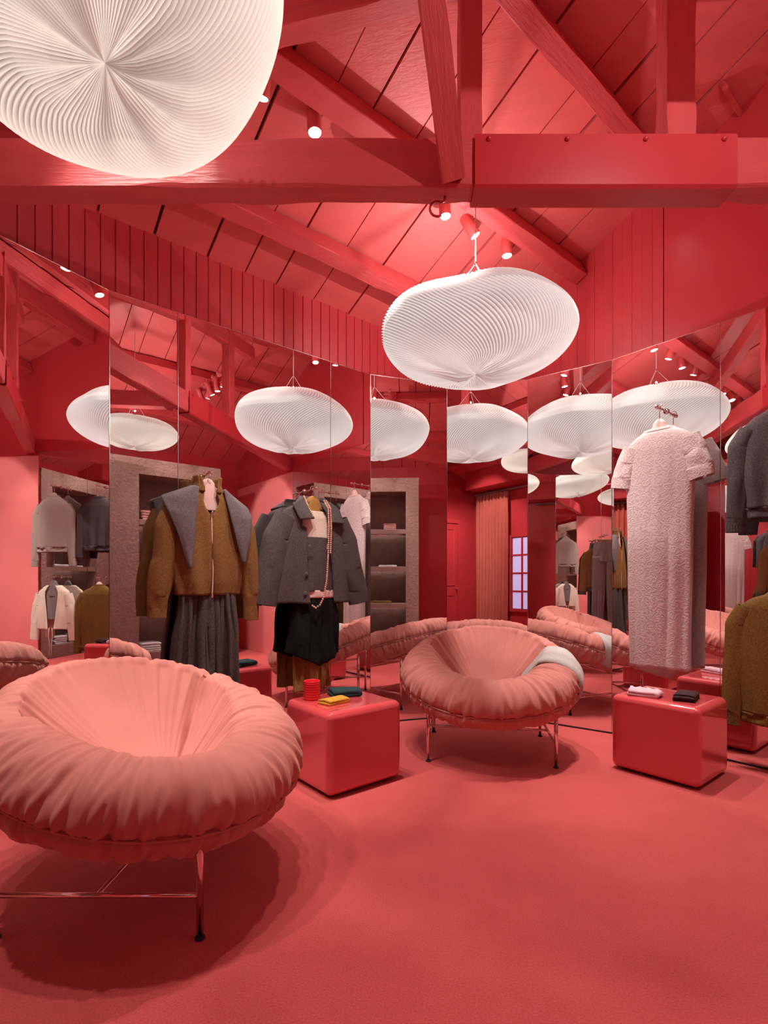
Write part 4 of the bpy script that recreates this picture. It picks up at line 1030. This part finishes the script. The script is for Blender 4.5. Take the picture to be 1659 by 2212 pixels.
# ================================================================== SHELF UNIT AND WHAT IT HOLDS
def adopt(o, t):
    m = Matrix.Translation(t.location) @ t.rotation_euler.to_matrix().to_4x4()
    o.parent = t; o.matrix_parent_inverse = m.inverted(); return o
UC = 3.157; UN0, UN1, UL = 1.975, 2.935, 1.45; VF, VB = 0.90, 1.52
su = thing('shelf_unit', 'tall brown rough plastered shelf unit with a deep niche, seen in the mirrors', 'shelf unit', P((UL + UC) / 2, (VF + VB) / 2, 0), ANG)
def sup(name, u0, u1, v0, v1, z0, z1, m, bev=0.006, par=None):
    return adopt(uvbox(name, u0, u1, v0, v1, z0, z1, m, None, bev), su)
sup('side_pier', UL, UN0, VF, VB, 0, MIR_Z, M_BROWN); sup('side_pier', UN1, UC, VF, VB, 0, MIR_Z, M_BROWN)
sup('head', UN0 - 0.002, UN1 + 0.002, VF, VB, 2.72, MIR_Z, M_BROWN); sup('base', UN0 - 0.002, UN1 + 0.002, VF, VB, 0, 0.2, M_BROWN)
sup('back_panel', UN0 - 0.002, UN1 + 0.002, VF + 0.46, VB, 0.19, 2.73, M_BROWN)
shz = (2.09, 1.46, 0.84)
for z in shz: sup('shelf', UN0 - 0.002, UN1 + 0.002, VF + 0.02, VF + 0.47, z - 0.05, z, M_BROWN_S, 0.003)
M_LED = mat('lit_led_strip', (1, 1, 1), 0.4, emit=((1.0, 0.95, 0.88), 7.0), bump=(30, 0.05))
for z in shz: sup('shelf_lip', UN0 - 0.002, UN1 + 0.002, VF + 0.015, VF + 0.03, z - 0.075, z - 0.001, M_BROWN_S, 0.002)
for z in (2.04, 1.41, 0.79):
    sup('led_strip', UN0 + 0.02, UN1 - 0.02, VF + 0.40, VF + 0.415, z - 0.008, z + 0.002, M_LED, 0.0)
rl = adopt(tube('rail', [P(UN0, VF + 0.05, 2.0), P(UN1, VF + 0.05, 2.0)], 0.012, M_CHROME, None, 12), su)
def stack(u, v, z, n, wd, dp, th, m, label, cat, group, seed):
    for i in range(n):
        folded('folded_knit', wd, dp, 2, th, m, P(u + random.uniform(-.008, .008), v, z + i * th * 2.0 + 0.0005), ANG + R(random.uniform(-3, 3)),
               label if n == 1 else label + (', lowest' if i == 0 else ', topmost' if i == n - 1 else ', %s from the bottom' % ('second', 'third', 'fourth', 'fifth')[i - 1]), cat, group, seed=seed + i)
stack(2.15, 1.13, 2.09, 4, 0.26, 0.3, 0.018, M_PINKCLOTH, 'folded pink knit on the top shelf in the fuller stack', 'knitwear', 'folded pink knits', 20)
stack(2.66, 1.13, 2.09, 5, 0.2, 0.28, 0.011, M_PINKCLOTH, 'folded pink knit on the top shelf in the slim stack', 'knitwear', 'folded pink knits', 30)
stack(2.62, 1.12, 1.46, 1, 0.3, 0.26, 0.016, M_WHITECLOTH, 'folded white knit on the middle shelf', 'knitwear', 'folded white knits', 40)
stack(2.2, 1.12, 1.46, 1, 0.2, 0.26, 0.010, M_WHITECLOTH, 'thin white knit on the middle shelf behind the brown jacket', 'knitwear', 'folded white knits', 41)
stack(2.5, 1.12, 0.84, 1, 0.34, 0.26, 0.02, M_OLIVE, 'folded tan knit on the lower shelf', 'knitwear', None, 43)
stack(2.1, 1.12, 0.84, 1, 0.18, 0.26, 0.02, M_DARKCLOTH, 'small black folded knit on the lower shelf', 'knitwear', None, 44)
stack(2.14, 1.12, 0.2, 4, 0.28, 0.3, 0.016, M_WHITECLOTH, 'folded white knit in the bottom bay beside the plinth edge', 'knitwear', 'folded white knits', 50)
stack(2.68, 1.12, 0.2, 4, 0.24, 0.3, 0.016, M_WHITECLOTH, 'folded white knit in the bottom bay behind the far armchair', 'knitwear', 'folded white knits', 60)

# ================================================================== BACK OF THE ROOM (seen in the mirrors)
def door(name, v0, v1, z0, z1, leaves, label, panels):
    t = thing(name, label, 'door', P(U_END, (v0 + v1) / 2, 0), ANG + PI / 2); tag(t, kind='structure')
    def part(nm, a, b, c, d, e, f, m, bv=0.004): return adopt(uvbox(nm, a, b, c, d, e, f, m, None, bv), t)
    fw = 0.09
    part('jamb', U_END, U_END + 0.05, v0 - fw, v0, 0, z1 + fw, M_WALL); part('jamb', U_END, U_END + 0.05, v1, v1 + fw, 0, z1 + fw, M_WALL)
    part('lintel', U_END, U_END + 0.055, v0 - fw, v1 + fw, z1, z1 + fw, M_WALL)
    lw = (v1 - v0) / leaves
    for i in range(leaves):
        a = v0 + lw * i + 0.004; b = a + lw - 0.008
        lf = part('leaf', U_END + 0.002, U_END + 0.03, a, b, z0, z1 - 0.005, M_WALL)
        for p0, p1 in panels:
            zz0 = z0 + (z1 - z0) * p0; zz1 = z0 + (z1 - z0) * p1
            s = 0.09 * (1 if lw > 0.5 else 0.7)
            for (x0, x1, y0, y1) in ((a + s, b - s, zz0, zz0 + 0.025), (a + s, b - s, zz1 - 0.025, zz1), (a + s, a + s + 0.025, zz0, zz1), (b - s - 0.025, b - s, zz0, zz1)):
                part('moulding', U_END + 0.02, U_END + 0.045, x0, x1, y0, y1, M_WALL, 0.008)
        k = adopt(lathe('knob', [(0.0001, 0), (0.012, 0), (0.01, 0.02), (0.024, 0.035), (0.02, 0.05), (0.0001, 0.055)], M_BROWN_S, None, 16), t)
        k.location = P(U_END + 0.03, (b - 0.05) if i == 0 else (a + 0.05), 1.05); k.rotation_euler = (0, PI / 2, ANG)
    return t
door('door_1', 0.72, 1.63, 0.01, 2.52, 1, 'red panelled door in the end wall beside the curtain', ((0.06, 0.36), (0.44, 0.95)))
door('door_2', -1.15, -0.25, 0.3, 2.45, 2, 'pair of red panelled cupboard doors in the end wall', ((0.06, 0.40), (0.48, 0.95)))
# curtain
def curtain():
    t = thing('curtain', 'floor length coral velvet curtain on a ceiling rail, seen in the mirror', 'curtain', P(-1.4, V_BACK - 0.09, 0), ANG)
    n, k = 220, 20; verts = []
    for i in range(k + 1):
        s = i / k; z = 0.03 + 3.12 * (1 - s)
        for j in range(n + 1):
            q = j / n; u = -1.88 + 0.96 * q + 0.02 * fn(q * 6, s * 2, 0)
            amp = 0.042 + 0.02 * s
            dv = amp * math.sin(q * 2 * PI * 9.5 + 1.2 * fn(q * 4, s, 1)) + 0.02 * fn(q * 9, s * 1.2, 4)
            verts.append(P(u, V_BACK - 0.12 + dv, z))
    o = mesh_obj('cloth', verts, grid_faces(k + 1, n + 1, False), M_CURTAIN, None, True); adopt(o, t)
    md = o.modifiers.new('cloth_thickness', 'SOLIDIFY'); md.thickness = 0.006
    adopt(uvbox('rail', -1.95, 0.4, V_BACK - 0.11, V_BACK - 0.07, 3.16, 3.20, M_BROWN_S, None, 0.003), t)
curtain()
so = uvbox('trim_1', -1.75, 0.9, 1.62, V_BACK, 3.23, 3.62, M_WALL, None, 0.004); tag(so, 'boxed red soffit above the curtain rail', kind='structure')
wi = thing('window_reflection_1', 'window reflection in gloss paint, built as red framed glowing lavender panes beside the curtain', 'window reflection', P(-0.55, V_BACK, 0.6), ANG); tag(wi, kind='structure')  # stands in for a reflection in the gloss paint, built as glowing panes
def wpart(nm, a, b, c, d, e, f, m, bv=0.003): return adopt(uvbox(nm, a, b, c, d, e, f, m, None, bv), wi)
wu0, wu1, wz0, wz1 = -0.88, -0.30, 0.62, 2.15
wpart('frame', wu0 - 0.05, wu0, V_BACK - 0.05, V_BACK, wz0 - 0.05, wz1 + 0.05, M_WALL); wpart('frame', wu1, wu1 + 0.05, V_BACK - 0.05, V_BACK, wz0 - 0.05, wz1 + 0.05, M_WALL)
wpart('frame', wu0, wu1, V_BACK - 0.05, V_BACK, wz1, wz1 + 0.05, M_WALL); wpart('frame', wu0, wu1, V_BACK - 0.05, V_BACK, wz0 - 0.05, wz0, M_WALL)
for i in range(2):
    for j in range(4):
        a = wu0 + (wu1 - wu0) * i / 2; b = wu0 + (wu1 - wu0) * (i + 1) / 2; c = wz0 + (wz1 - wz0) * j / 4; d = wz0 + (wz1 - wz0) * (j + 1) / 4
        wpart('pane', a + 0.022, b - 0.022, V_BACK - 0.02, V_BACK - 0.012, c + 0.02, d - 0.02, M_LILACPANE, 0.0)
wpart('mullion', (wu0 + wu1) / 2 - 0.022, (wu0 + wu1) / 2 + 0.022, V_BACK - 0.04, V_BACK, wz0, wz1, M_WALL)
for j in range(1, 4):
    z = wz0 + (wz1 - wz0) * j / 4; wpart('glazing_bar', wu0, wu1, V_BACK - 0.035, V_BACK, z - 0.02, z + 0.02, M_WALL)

# the glowing surfaces are broad: let paths find them instead of sampling their thousands of faces as lamps
for m_ in bpy.data.materials: m_.cycles.emission_sampling = 'NONE'
